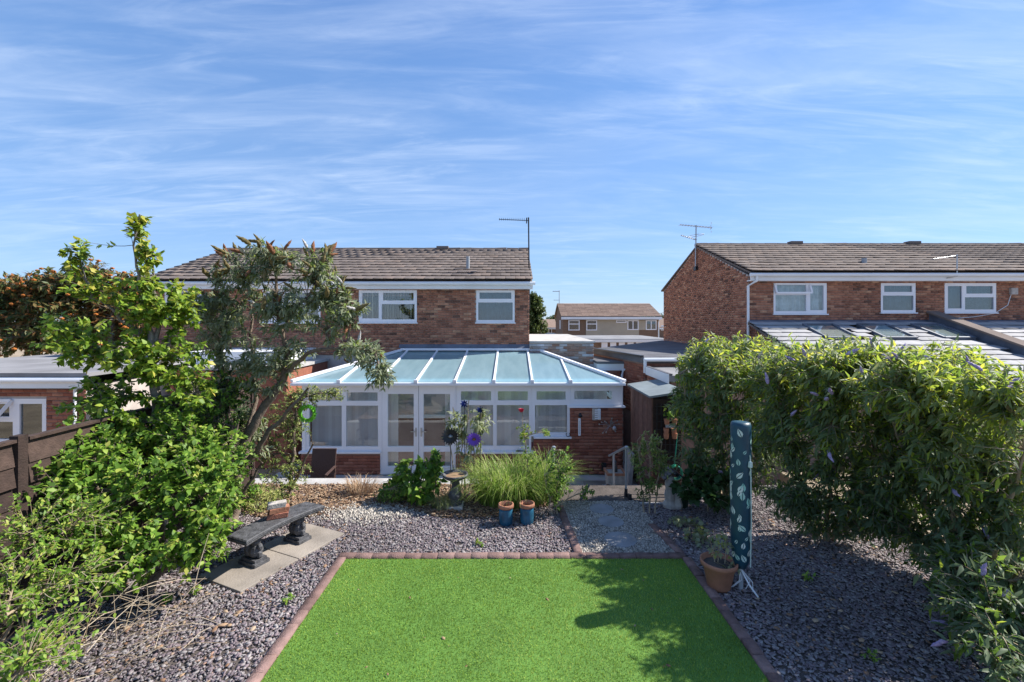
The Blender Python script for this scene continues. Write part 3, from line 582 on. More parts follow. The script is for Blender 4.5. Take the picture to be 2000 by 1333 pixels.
# roof: eaves beam, gutter, glazing and bars
gx0, gx1 = X(573), X(1219); ge = CY-.12; ze = Z(744); zr = EYE-.93; rx0, rx1 = X(573)+1.87, X(1219)-1.87
MB().box(gx0+.05, gx1-.05, CY-.02, CY+.14, ztop+.002, ze-.03).box(cx1-.13, cx1+.05, CY+.142, HY-.02, ztop+.002, ze-.03).box(cx0-.05, cx0+.13, CY+.142, HY-.02, ztop+.002, ze-.03).build('eaves_beam', M_pvc, con)
mb = MB(); mb.box(gx0, gx1, ge-.05, ge+.07, ze-.10, ze-.032); mb.box(gx1-.11, gx1, ge+.071, HY-.02, ze-.10, ze-.032); mb.box(gx0, gx0+.11, ge+.071, HY-.02, ze-.10, ze-.032); mb.build('gutter', M_pvc, con, bevel=.012)
A = Vector((gx0+.05, ge+.03, ze)); B = Vector((gx1-.05, ge+.03, ze)); Cc = Vector((rx1, HY-.02, zr)); Dd = Vector((rx0, HY-.02, zr)); Eb = Vector((gx1-.05, HY-.02, ze)); Ea = Vector((gx0+.05, HY-.02, ze))
barx = [X(q) for q in (666, 740, 814.5, 889.5, 965, 1039, 1113)]
def hipz(x):      # depth and height at which the bar with this x ends
    if x > rx1: t = (B.x-x)/(B.x-rx1)
    elif x < rx0: t = (x-A.x)/(rx0-A.x)
    else: t = 1
    return Vector((x, A.y+(Cc.y-A.y)*t, ze+(zr-ze)*t))
edges = [A.x]+barx+[B.x]
for a, b in zip(edges[:-1], edges[1:]):
    pts = [Vector((a, A.y, ze)), Vector((b, A.y, ze))]; top = [hipz(b)]
    for xx in (rx1, rx0):
        if a < xx < b: top.append(hipz(xx))
    top.append(hipz(a)); poly = pts+[p for p in top if (p-pts[0]).length > .01 and (p-pts[1]).length > .01]
    MB().add([p-Vector((0,0,.012)) for p in poly], [tuple(range(len(poly)))]).build('roof_pane', M_roofglaze, con)
for tri in ((B, Eb, Cc), (Ea, A, Dd)): MB().add([p-Vector((0,0,.012)) for p in tri], [(0,1,2)]).build('roof_pane', M_roofglaze, con)
for x in barx:
    e = hipz(x); s_ = Vector((x, A.y-.04, ze-.005)); MB().bar(s_, e, .055, .06).obox((x, A.y-.05, ze-.01), (.045,0,0), (0,.03,0), (0,0,.05)).build('glazing_bar', M_pvc, con, bevel=.01)
MB().bar(B+Vector((.03,-.05,.01)), Cc+Vector((0,0,.03)), .10, .07).build('hip_bar', M_pvc, con, bevel=.015); MB().bar(A+Vector((-.03,-.05,.01)), Dd+Vector((0,0,.03)), .10, .07).build('hip_bar', M_pvc, con, bevel=.015)
MB().bar(Dd+Vector((-.05,-.06,.04)), Cc+Vector((.05,-.06,.04)), .12, .07).build('ridge_bar', M_pvc, con, bevel=.015)
mb = MB(); mb.box(rx0-.1, rx1+.1, HY-.10, HY-.012, zr+.08, zr+.11); mb.add([(rx0-.1,HY-.012,zr+.20),(rx1+.1,HY-.012,zr+.20),(rx1+.1,HY-.13,zr+.082),(rx0-.1,HY-.13,zr+.082)], [(0,1,2,3)])
mb.bar(Cc+Vector((.15,.0,.03)), Eb+Vector((.05,0,.12)), .10, .16, up=(0,1,0)); mb.build('lead_flashing', M_lead, con)
# fittings on the brick pier
th = thing('wall_thermometer', 'slim white thermometer hanging on the brick pier', 'thermometer', (X(1131), CY, Z(851)))
MB().box(X(1129), X(1134), CY-.03, CY-.012, Z(851), Z(817)).build('plate', M_pvc, th, bevel=.004); MB().box(X(1131)-.004, X(1131)+.006, CY-.034, CY-.031, Z(848), Z(822)).build('scale', M_grey_pipe, th)
mb = MB(); mb.lathe([(0,-.05),(.04,-.03),(.05,.0),(.03,.05),(0,.07)], (X(1133), CY-.03, Z(812)), 8); mb.build('ornament', M_black, th)
ab = thing('alarm_box', 'cream louvred box on the brick pier', 'box', (X(1164), CY, Z(820))); MB().box(X(1156), X(1166), CY-.09, CY-.012, Z(820), Z(797)).build('casing', M_stonepot, ab, bevel=.008)
mb = MB(); mb.box(X(1166)+.002, X(1172), CY-.08, CY-.012, Z(819), Z(798))
for k in range(5): mb.box(X(1160.5), X(1171.5), CY-.10, CY-.0905, Z(817-k*4), Z(815-k*4))
mb.build('louvre', M_fascia, ab)
wo = thing('wall_ornament', 'grey metal bird and flower spray fixed to the brick pier', 'ornament', (X(1198), CY-.02, Z(840))); mb = MB()
for k in range(16):
    a = rnd.uniform(0, 6.28); r = rnd.uniform(.10, .26); c = Vector((X(1190), CY-.04, Z(832))); e = c+Vector((math.cos(a)*r, -.03, math.sin(a)*r*.8)); mb.tube([c, (c+e)/2+Vector((0,-.02,.02)), e], .004, 4); mb.obox(e, (.014,0,.006), (0,.004,0), (-.006,0,.014))
mb.build('spray', M_alu, wo); MB().lathe([(0,-.06),(.05,-.03),(.055,.01),(.03,.05),(0,.07)], (X(1199), CY-.06, Z(836)), 8).build('bird', M_alu, wo)
hs = thing('horseshoe', 'small dark horseshoe on the end of the conservatory sill', 'horseshoe', (X(1109), CY-.04, zs2)); MB().tube([(X(1109)+.045*math.cos(a), CY-.05, zs2+.055+.05*math.sin(a)) for a in [R(q) for q in range(130, 420, 25)]], .009, 5).build('shoe', M_black, hs)
bx = thing('outlet_box', 'small black box low on the brick pier', 'box', (X(1178), CY-.05, Z(915))); MB().box(X(1174), X(1183), CY-.10, CY-.012, Z(917), Z(903)).build('casing', M_black, bx, bevel=.01)
tl = thing('garden_tool', 'dark hand tool lying on the conservatory window sill', 'tool', (X(1015), CY-.03, zs1+.02)); MB().tube([(X(1008),CY-.04,zs1+.02),(X(1014),CY-.04,zs1+.022),(X(1036),CY-.04,zs1+.014)], [.02,.016,.007], 6).build('handle', M_black, tl)

# neighbour on the left: flat roofed extension
le = thing('flat_roof_extension', 'flat roofed brick extension with white fascia over the fence at the left', 'extension', (-10, 9.15, PZ))
s2 = F/9.15; LX = lambda px: (px-1000)/s2; LZ = lambda py: EYE-(py-625)/s2
lw1 = (LX(-60), LX(92), LZ(866), LZ(779))
mb = MB(); wall_front(mb, (-14, LX(168), PZ, LZ(756)), [lw1], 9.15); mb.box(LX(168)-.25, LX(168), 9.4, 13.7, PZ, LZ(756)); mb.box(-14, LX(168)-.25, 12.0, 12.2, PZ, LZ(756)); lw = mb.build('wall', M_mortar, le)
bricks(lw, (LX(-60), 9.15, .3), 0, LX(168)-LX(-60), LZ(756)-.3, [(lw1[0]-LX(-60), lw1[1]-LX(-60), lw1[2]-.3, lw1[3]-.3)], limit=250, mat=M_brick_orange)
MB().box(-14, LX(185), 8.95, 9.0, LZ(756), LZ(735)).build('fascia', M_fascia, le); MB().tube([(-14,8.93,LZ(741)),(LX(186),8.93,LZ(741))], .045, 8).build('gutter', M_fascia, le)
MB().box(-14, LX(187), 8.96, 13.72, LZ(734), LZ(727)).build('roof', M_felt_pale, le); MB().tube([(LX(153),9.08,LZ(756)),(LX(153),9.08,PZ)], .03, 6).build('downpipe', M_fascia, le)
window(le, lw1, [(LX(40),LX(84),LZ(858),LZ(789)), (LX(-50),LX(27),LZ(858),LZ(824)), (LX(-50),LX(20),LZ(814),LZ(789))], 9.15, M_glass_dark)
mb = MB(); a0, a1 = LX(-50), LX(26)
for (p, q) in (((a0, 9.12, LZ(782)), (a0, 8.92, LZ(815))), ((a1, 9.12, LZ(782)), (a1-.12, 8.92, LZ(815))), ((a0, 9.12, LZ(782)), (a1, 9.12, LZ(782))), ((a0, 8.92, LZ(815)), (a1-.12, 8.92, LZ(815)))): mb.bar(p, q, .055)
mb.build('open_fanlight', M_pvc, le)
MB().box(LX(174), LX(215), 9.25, 9.3, PZ, LZ(778)).build('door', M_pvc, le); MB().box(-14, LX(168)-.26, 10.5, 10.55, PZ, 1.8).build('inner_wall', M_dark, le)
ln = thing('neighbour_lean_to', 'white edged low roof and orange brick wall left of the conservatory roof', 'extension', (-6.6, 12, PZ))
MB().box(-8.4, -5.55, 11.2, 13.7, PZ, 1.72).build('wall', M_brick_orange, ln); MB().box(-8.45, -5.5, 11.1, 13.7, 1.725, 1.80).build('coping', M_conc, ln); MB().box(-8.5, -5.9, 11.9, 13.72, 1.803, 2.12).build('roof', M_fascia, ln)

# ------------------------------------------------------------------ far houses
fh = thing('distant_house', 'distant beige rendered house with brown roof between the two brick houses', 'house', (10.5, 48, -1.8))
fs = F/48; FX = lambda px: (px-1000)/fs; FZ = lambda py: EYE-(py-625)/fs
fw = [(FX(1110),FX(1132),FZ(646),FZ(626)), (FX(1145),FX(1166),FZ(646),FZ(626)), (FX(1203),FX(1223.5),FZ(631),FZ(626)), (FX(1225),FX(1247),FZ(645),FZ(626)), (FX(1261),FX(1282),FZ(645),FZ(626))]
x0, x1 = FX(1099), FX(1287)
mb = MB(); wall_front(mb, (x0, FX(1144), -1.8, FZ(622)), fw, 48); wall_front(mb, (FX(1248), x1, -1.8, FZ(622)), fw, 48); mb.box(x0, x0+.25, 48.25, 55.5, -1.8, FZ(622)); mb.add([(x0,48,FZ(622)),(x0,52,4.72),(x0,55.5,FZ(622)),(x0+.2,48,FZ(622)),(x0+.2,52,4.72),(x0+.2,55.5,FZ(622))], [(0,1,2),(3,5,4)]); mb.box(x0, x1, 55.5, 55.7, -1.8, FZ(622)); mb.build('brick_wall', M_farbrick, fh)
mb = MB(); wall_front(mb, (FX(1144)+.01, FX(1248)-.01, -1.8, FZ(622)), fw, 47.95); mb.build('rendered_wall', M_render, fh)
mb = MB(); nr = 13
for r in range(nr):
    ya, yb = 47.6+4.4*r/nr, 47.6+4.4*(r+1)/nr; za, zb = FZ(620)+.1+(4.82-FZ(620)-.1)*r/nr, FZ(620)+.1+(4.82-FZ(620)-.1)*(r+1)/nr
    for k in range(14): xa = x0-.2+(x1-x0+.4)*k/14; xb = x0-.2+(x1-x0+.4)*(k+1)/14; mb.add([(xa,ya,za+.05),(xb-.01,ya,za+.05),(xb-.01,yb+.05,zb+.01),(xa,yb+.05,zb+.01),(xa,ya,za-.03),(xb-.01,ya,za-.03)], [(0,1,2,3),(4,5,1,0)], rnd.random())
mb.add([(x0-.2,52,4.82),(x1+.2,52,4.82),(x1+.2,56,3.2),(x0-.2,56,3.2)], [(0,1,2,3)]); mb.build('roof', M_fartile, fh)
MB().box(x0-.2, x1+.2, 47.55, 47.6, FZ(624.5), FZ(619.5)).build('fascia', M_fascia, fh); MB().tube([(x1-.1,47.5,FZ(624)),(x1-.1,47.8,FZ(630)),(x1-.1,47.8,-1.8)], .06, 6).build('downpipe', M_fascia, fh)
for i, r in enumerate(fw):
    a, b, c, d = r; m = (a+b)/2; pn = [(a+.1,b-.1,c+.1,d-.08)] if d-c < .5 else ([(a+.1,b-.1,c+.1,d-.45),(a+.1,b-.1,d-.35,d-.08)] if i < 2 else [(a+.1,m-.05,c+.1,d-.1),(m+.05,b-.1,c+.1,d-.1)])
    window(fh, r, pn, 47.93, M_glass_dark, sill=False, blind=('c', M_curtain) if i else None)
window_side = MB().box(x0-.03, x0-.005, 50.0, 50.9, FZ(644), FZ(626)).build('side_window', M_pvc, fh)
MB().tube([(x0+.05,52,4.7),(x0+.05,52,6.3)], .04, 5).bar((x0-.7,52,6.2),(x0+.1,52,6.2), .08).bar((x0-.6,52,5.2),(x0+.1,52,5.2), .05).build('aerial', M_alu, fh)
def small_house(px0, px1, pyr, pye, D, label, wins):
    a, b = at(px0, pye, D), at(px1, pyr, D); h = thing('distant_house', label, 'house', ((a.x+b.x)/2, D, -2)); ze_, zr_ = a.z, b.z
    MB().box(a.x, b.x, D, D+6, -2, ze_).build('wall', M_farbrick, h)
    MB().add([(a.x-.2,D-.3,ze_),(b.x+.2,D-.3,ze_),(b.x+.2,D+3,zr_),(a.x-.2,D+3,zr_),(b.x+.2,D+6.3,ze_),(a.x-.2,D+6.3,ze_)], [(0,1,2,3),(3,2,4,5),(0,3,5),(1,4,2)]).build('roof', M_fartile, h)
    MB().box(a.x-.2, b.x+.2, D-.36, D-.31, ze_-.25, ze_-.01).build('fascia', M_fascia, h)
    for q0, q1, r0, r1 in wins: p, q = at(q0, r1, D), at(q1, r0, D); window(h, (p.x, q.x, p.z, q.z), [(p.x+.1, (p.x+q.x)/2-.05, p.z+.1, q.z-.1), ((p.x+q.x)/2+.05, q.x-.1, p.z+.1, q.z-.1)], D-.02, M_glass_dark, sill=False)
small_house(1055, 1085, 624, 640, 62, 'far small brown roofed house left of the beige one', [(1066,1078,641,652)])
small_house(1024, 1044, 624, 640, 75, 'farthest small house partly hidden by the middle house corner', [(1034,1041,642,652)])
small_house(1289, 1330, 622, 641, 90, 'faint far house at the terrace gable edge', [(1291,1296,636,646)])
fg = thing('garage_row', 'row of low flat roofed garages with white fascia in front of the distant house', 'garage', (8, 34, -1.5)); gs = F/34; GX = lambda px: (px-1000)/gs; GZ = lambda py: EYE-(py-625)/gs
MB().box(GX(1020), GX(1310), 34, 42, GZ(664), GZ(662.5)).build('roof', M_felt_pale, fg); MB().box(GX(1020), GX(1310), 33.9, 33.98, GZ(669), GZ(664)).build('fascia', M_fascia, fg); MB().box(GX(1020), GX(1310), 34.1, 34.3, -1.5, GZ(669)).build('wall', M_farbrick, fg)
for k in range(8): xx = GX(1175+k*17); MB().box(xx, xx+.45, 34.02, 34.08, -1.5, GZ(669.5)).build('garage_door', M_pvc, fg)
car = thing('parked_car', 'dark parked car seen over the garage wall left of the beige house', 'car', at(1075, 660, 40)); c0 = at(1052, 662, 40)
mb = MB(); mb.prism([(c0.x,c0.z-.3),(c0.x+2.2,c0.z-.3),(c0.x+2.2,c0.z+.15),(c0.x+1.9,c0.z+.2),(c0.x+1.55,c0.z+.45),(c0.x+.75,c0.z+.45),(c0.x+.4,c0.z+.2),(c0.x,c0.z+.12)], 40, 41.6); mb.build('body', material('dark_car_paint', base=(.02,.024,.035), rough=.25, spec=.6), car, bevel=.05)

# ------------------------------------------------------------------ garden: lawn, edging, paths
LX0, LX1, LYF = -2.05, 2.10, 5.62
g = MB(); g.box(LX0, LX1, .8, LYF, -.03, .006); tag(g.build('lawn', M_turf_base), kind='structure')
nb = 170000
x = rng.uniform(LX0+.005, LX1-.005, nb); y = LYF-(LYF-1.2)*rng.beta(1.0, 1.25, nb)
hgt = rng.uniform(.014,.028, nb); an = rng.uniform(0, 6.283, nb); ln_ = rng.uniform(0,.016, nb); w = rng.uniform(.0018,.0034, nb)
px_, py_ = np.cos(an), np.sin(an); V = np.zeros((nb, 3, 3)); V[:,0] = np.stack([x-py_*w, y+px_*w, np.full(nb,.004)], 1); V[:,1] = np.stack([x+py_*w, y-px_*w, np.full(nb,.004)], 1); V[:,2] = np.stack([x+px_*ln_, y+py_*ln_, hgt], 1)
patch = .5+.06*np.sin(x*5.1+y*3.3)+.22*np.sin(x*1.7+.6*np.sin(y*2.1))*np.cos(y*1.3+.4)
o = link('turf_blades', fast_mesh('turf_blades', V.reshape(-1,3), np.arange(nb*3).reshape(-1,3), np.clip(patch+rng.normal(0,.25,nb),0,1)), M_turf); tag(o, 'short bright green artificial grass blades of the lawn', 'grass', kind='stuff')
ed = thing('lawn_edging', 'reddish block edging around the artificial lawn', 'edging', (0, LYF, 0))
PAV = [box_variant(-.5,.5,-.5,.5,-.5,.5,(i+.5)/6) for i in range(6)]
it = []
def paver_run(a, b, L_=.205):
    a, b = Vector(a), Vector(b); d = (b-a); n = int(d.length/L_); d.normalize(); th_ = math.atan2(d.y, d.x)
    for k in range(n):
        c = a+d*(k+.5)*L_; it.append((rnd.randrange(6), Matrix.Translation((c.x+rnd.uniform(-.004,.004), c.y+rnd.uniform(-.004,.004), -.004+rnd.uniform(-.004,.005)))@Matrix.Rotation(th_+rnd.uniform(-.015,.015), 4, 'Z')@Matrix.Rotation(rnd.uniform(-.02,.02), 4, 'X')@Matrix.Diagonal((L_-.006, .10, .07, 1))))
paver_run((LX0-.10, LYF+.055, 0), (LX1+.11, LYF+.055, 0)); paver_run((LX0-.055, LYF, 0), (LX0-.055, .9, 0)); paver_run((LX1+.055, LYF, 0), (LX1+.055, .9, 0))
pieces('paver', M_paver, PAV, it, ed)
it = []; ped = thing('path_edging', 'reddish block edging beside the gravel path to the steps', 'edging', (.85, 6.5, 0))
paver_run((.84, LYF+.12, 0), (.74, 7.35, 0)); paver_run((2.12, LYF+.12, 0), (2.0, 6.6, 0)); pieces('paver', M_paver, PAV, it, ped)
# step slabs, ramp
g = MB(); g.box(.78, 1.86, 7.42, 8.3, -.7, -.235); st = g.build('steps', M_conc); tag(st, kind='structure')
it = [(rnd.randrange(4), Matrix.Translation((.78+.27+k*.54, 7.86, -.215))@Matrix.Diagonal((.53,.86,.04,1))) for k in range(2)]; pieces('step_slab', M_slab_grey, SLAB, it, st)
g = MB(); g.box(.78, 1.86, 8.3, 8.65, -.7, -.45); tag(g.build('lower_step', M_slab_grey), kind='structure')
g = MB(); g.add([(1.98,7.3,-.8),(2.75,7.3,-.8),(2.75,10.0,-.8),(1.98,10.0,-.8),(1.98,7.3,.015),(2.75,7.3,.015),(2.75,10.0,PZ+.03),(1.98,10.0,PZ+.03)], BOXQ); tag(g.build('ramp', M_conc), kind='structure')
g = MB(); g.add([(1.93,7.5,-.7),(1.975,7.5,-.7),(1.975,9.3,-.7),(1.93,9.3,-.7),(1.93,7.5,.08),(1.975,7.5,.08),(1.975,9.3,-.40),(1.93,9.3,-.40)], BOXQ); rb = g.build('ramp_board', M_black); tag(rb, 'black board along the side of the ramp', 'board')
def handrail(x, label):
    h = thing('handrail', label, 'handrail', (x, 7.7, 0))
    for (yy, zb, ztp) in ((7.66, -.15, .80), (8.6, -.45, .42)):
        p = MB().tube([(x, yy, zb), (x, yy, ztp)], .02, 8).build('post', M_steel, h); MB().tube([(x, yy, zb-.01), (x, yy, zb+.27)], .027, 8).build('post_sleeve', M_black, p)
    MB().tube([(x, 7.60, .82), (x, 7.68, .81), (x, 8.6, .43), (x, 9.0, .27)], .022, 8).lathe([(0,-.03),(.03,-.02),(.034,0),(.03,.02),(0,.03)], (x, 7.62, .82), 8).build('rail', M_steel, h)
handrail(1.92, 'grey metal handrail beside the ramp'); handrail(.70, 'grey metal handrail half hidden by the rose bush')
g = MB(); g.box(-4.78, .74, 8.17, 8.48, -.75, .01); kb = g.build('retaining_kerb', M_conc, bevel=.01); tag(kb, kind='structure')
for i, (px, py, r) in enumerate(((1193, 1021, .19), (1212, 1056, .22), (1175, 996, .19))):
    p = gnd(px, py); mb = MB(); mb.lathe([(r*.98,-.02),(r,.012),(r*.97,.02),(0,.022)], (p.x, p.y, 0), 18); s_ = mb.build('stepping_stone', M_slab_grey)
    tag(s_, ('middle round grey stepping stone in the gravel path', 'round stepping stone in the gravel path nearest the lawn', 'round stepping stone in the gravel path nearest the steps')[i], 'stepping stone', 'stepping stones in the gravel path')
def slab(name, label, c, ang, sx, sy, mat):
    u = Vector((math.cos(ang), math.sin(ang), 0)); v = Vector((-u.y, u.x, 0)); mb = MB(); mb.obox((c[0], c[1], .0), u*sx/2, v*sy/2, (0,0,.028), .5); o = mb.build(name, mat, bevel=.006); tag(o, label, 'paving slab', 'slabs under the bench')
BA = math.atan2(.91, .42); BC = Vector((-2.98, 5.78, 0)); bu = Vector((math.cos(BA), math.sin(BA), 0)); bn = Vector((bu.y, -bu.x, 0))
slab('paving_slab', 'buff paving slab under the near leg of the bench', (BC-bu*.40+bn*.05)[:2], BA, .74, .72, M_slab); slab('paving_slab', 'buff paving slab under the far leg of the bench', (BC+bu*.35+bn*.05)[:2], BA, .74, .72, M_slab)

# loose slate, pebbles, litter
def keep(x, y):
    ok = np.ones(len(x), bool)
    for px, py, r in ((1193, 1021, .19), (1212, 1056, .22), (1175, 996, .19)): q = gnd(px, py); ok &= (x-q.x)**2+(y-q.y)**2 > (r*.97)**2
    dx, dy = x-BC.x, y-BC.y; u = dx*bu.x+dy*bu.y; v = dx*bn.x+dy*bn.y
    ok &= ~((np.abs(u+.025) < .73) & (np.abs(v-.05) < .345)) | (rng.random(len(x)) < .012)
    return ok
def chips(name, n, sampler, size, mat, label, cat, flat=.13, tint=None, zmax=.016, tilt=.09):
    x, y = sampler(n); k_ = keep(x, y); x, y = x[k_], y[k_]; n = len(x); k = 5; s = rng.uniform(size[0], size[1], n)*rng.choice([.5,.75,1,1,1.25,1.5], n); asp = rng.uniform(.35,.8, n); an = rng.uniform(0,6.283,n); z = rng.uniform(-.006, zmax, n)
    tx, ty = rng.normal(0,tilt,n), rng.normal(0,tilt,n); th_ = s*flat
    V = np.zeros((n, 2*k, 3))
    for i in range(k):
        r = rng.uniform(.7,1.1,n); a = 6.283*i/k+rng.uniform(-.3,.3,n); lx = np.cos(a)*s*r*.5; ly = np.sin(a)*s*r*asp*.5; X_ = lx*np.cos(an)-ly*np.sin(an); Y_ = lx*np.sin(an)+ly*np.cos(an); Z_ = z+X_*tx+Y_*ty
        V[:,i] = np.stack([x+X_*1.06, y+Y_*1.06, Z_-th_*.6], 1); V[:,k+i] = np.stack([x+X_, y+Y_, Z_+th_*.5], 1)
    b = (np.arange(n)*2*k)[:,None]; quads = np.concatenate([b+np.array([[i,(i+1)%k,k+(i+1)%k,k+i]]) for i in range(k)], 0)
    tri = np.concatenate([b+np.array([[k,k+i,k+i+1]]) for i in range(1,k-1)], 0); Fq = np.concatenate([np.concatenate([quads[:,[0,1,2]], quads[:,[0,2,3]]]), tri]); t = rng.random(n) if tint is None else tint(n)
    T = np.concatenate([np.tile(t, 2*k), np.tile(t, k-2)])
    o = link(name, fast_mesh(name, V.reshape(-1,3), Fq, T), mat); tag(o, label, cat, kind='stuff')
def in_lawn(x, y): return (x > LX0-.11) & (x < LX1+.11) & (y < LYF+.11)
def path(x, y): return (x > .86-.06*(y-5.7)) & (x < 2.07-.02*(y-5.7)) & (y > LYF+.1) & (y < 7.4)
def litterzone(x, y): return (y > 6.95+.25*np.sin(x*2.3)) & (x < .6)
def slate_s(n):
    y = 8.1-(8.1-1.6)*rng.beta(1.1,1.5,n); x = rng.uniform(-4.7,5.2,n); D = np.maximum(y, .5)
    ok = ~in_lawn(x,y) & ~path(x,y) & ~(litterzone(x,y) & (rng.random(n) < .8)) & (np.abs(x) < 1.25*D+.3) & ~((y > 7.3) & (x > .6) & (x < 2.9))
    return x[ok], y[ok]
chips('slate_chippings', 165000, slate_s, (.018,.044), M_slate, 'loose purple grey slate chippings around the lawn', 'gravel', tint=lambda n: np.clip(rng.beta(2,2,n)*.92+ (rng.random(n)<.03)*.5, 0, 1))
def peb_s(n):
    x = rng.uniform(.7,2.1,n); y = rng.uniform(5.72,7.4,n); ok = path(x,y); return x[ok], y[ok]
chips('path_gravel', 26000, peb_s, (.012,.026), M_pebble, 'pale mixed gravel of the path', 'gravel', flat=.5)
def peb2(n): return rng.normal(-2.25,.35,n), rng.normal(6.95,.16,n)
chips('white_pebbles', 2600, peb2, (.014,.03), M_pebble, 'patch of white pebbles beside the bed', 'pebbles', flat=.5, tint=lambda n: rng.uniform(.5,1,n), zmax=.04)
def litter_s(n):
    x = rng.uniform(-4.6,.7,n); y = rng.uniform(6.8,8.15,n); ok = litterzone(x,y); return x[ok], y[ok]
chips('leaf_litter', 16000, litter_s, (.02,.06), M_litter, 'dry brown leaf litter on the bed', 'leaf litter', flat=.05, zmax=.04)
def lit2(n):
    x = np.where(rng.random(n)<.5, rng.uniform(-4.6,-2.2,n), rng.uniform(2.3,5,n)); y = rng.uniform(2.2,6.8,n); return x, y
chips('scattered_dry_leaves', 1500, lit2, (.02,.06), M_litter, 'scattered dry leaves on the slate', 'leaf litter', flat=.05, zmax=.045)
def lit3(n): return rng.uniform(-1.9,2.0,n), rng.uniform(3.2,5.5,n)
chips('fallen_leaves', 40, lit3, (.02,.04), M_litter, 'few dry leaves lying on the lawn', 'leaf litter', flat=.05, zmax=.03)

# fence on the left
for i in range(3):
    y0 = 2.45+i*1.93; fe = thing('fence_panel', ('dark brown board fence panel at the near left', 'dark brown board fence panel behind the left bushes', 'dark brown board fence panel farthest along the left side')[i], 'fence', (-4.7, y0, 0), 'fence panels along the left boundary')
    for k in range(9): MB().obox((-4.70+.012*(k%2), y0+.93, .12+k*.195), (.011,0,.004), (0,.90,0), (-.016,0,.108), rnd.random()).build('board', M_wood_dark, fe)
    MB().box(-4.74, -4.655, y0+1.84, y0+1.93, -.1, 1.86, .3).build('post', M_wood_dark, fe); MB().box(-4.74,-4.66,y0+.02,y0+1.835,1.80,1.83,.7).build('capping', M_wood_dark, fe)
    MB().box(-4.672,-4.64,y0+.9,y0+.96,.05,1.79,.2).build('batten', M_wood_dark, fe)
sl = MB(); p = gnd(1895,1165); sl.obox((p.x+.55, p.y-.25, .06), (.75,-.36,0), (.04,.08,0), (0,0,.07)); o = sl.build('timber_sleeper', M_timber, bevel=.008); tag(o, 'weathered timber edging board under the right hand hedge', 'timber')

# ------------------------------------------------------------------ garden objects
be = thing('garden_bench', 'black curved stone bench with ornate legs on paving slabs', 'bench', BC)
mb = MB(); n = 14; top = []; hl, dp, sag = .56, .17, .07
for lvl, (zz, ins) in enumerate(((.365,.015),(.38,0),(.425,0),(.435,.012))):
    for i in range(n+1):
        u = -hl+2*hl*i/n; u2 = u*(1-ins/hl); s_ = sag*(u/hl)**2-.03
        for sgn in (-1, 1): top.append(BC+bu*u2+bn*(s_+sgn*(dp-ins))+Vector((0,0,zz)))
row = 2*(n+1); fs_ = []
for l in range(3):
    for i in range(n):
        b = l*row+2*i; fs_ += [(b+1,b+3,b+row+3,b+row+1),(b+2,b,b+row,b+row+2)]
    b = l*row; fs_ += [(b,b+1,b+row+1,b+row),(b+2*n+1,b+2*n,b+row+2*n,b+row+2*n+1)]
for i in range(n): b = 3*row+2*i; fs_.append((b,b+1,b+3,b+2)); b = 2*i; fs_.append((b+1,b,b+2,b+3))
mb.add(top, fs_); seat = mb.build('seat', M_blackstone, be)
mb = MB()
for i in range(64):
    u = -hl+2*hl*(i+.5)/64; s_ = sag*(u/hl)**2-.03; c = BC+bu*u+bn*(s_+dp)+Vector((0,0,.405)); mb.lathe([(0,-.011),(.009,0),(0,.011)], c, 6)
for i in range(18): c = BC-bu*hl+bn*(sag-.03-dp+2*dp*(i+.5)/18)+Vector((0,0,.405)); mb.lathe([(0,-.011),(.009,0),(0,.011)], c, 6)
mb.build('beaded_edge', M_blackstone, seat)
for sgn in (-1, 1):
    c = BC+bu*(.31*sgn)-bn*.01; mb = MB()
    mb.obox(c+Vector((0,0,.045)), bu*.10, bn*.15, (0,0,.025)); mb.obox(c+Vector((0,0,.085)), bu*.08, bn*.125, (0,0,.018))
    mb.obox(c+Vector((0,0,.352)), bu*.075, bn*.12, (0,0,.012))
    for (off, z0, sx) in ((.035,.10,1.0),(-.045,.10,.9)):
        mb.lathe([(.035,0),(.068,.03),(.082,.08),(.07,.13),(.05,.155),(.062,.19),(.058,.225),(.03,.25)], c+bn*off+Vector((0,0,z0)), 12)
    mb.lathe([(0,0),(.03,.01),(.035,.04),(.02,.07),(0,.08)], c+bn*.105+Vector((0,0,.20)), 8); mb.lathe([(0,0),(.035,.02),(.03,.07),(0,.09)], c+bn*.10+Vector((0,0,.10)), 8)
    mb.build('leg', M_blackstone, be, smooth=False, bevel=.004)
sb = BC+bu*.02-bn*.02
for i, (dx, rz, L_, mt, lab) in enumerate(((0,.1,.24,M_brick_orange,'bottom red brick of the small stack on the bench'),(.015,.25,.23,M_terra,'middle brick of the small stack on the bench'),(-.01,.18,.21,M_stonepot,'grey top brick of the small stack on the bench'))):
    d = Vector((math.cos(rz+.35), math.sin(rz+.35), 0)); e = Vector((-d.y, d.x, 0)); mb = MB(); mb.obox(sb+d*dx+Vector((0,0,.437+.034+i*.066)), d*L_/2, e*.055, (.006,0,.0325), .7); tag(mb.build('loose_brick', mt, bevel=.005), lab, 'brick', 'bricks stacked on the bench')
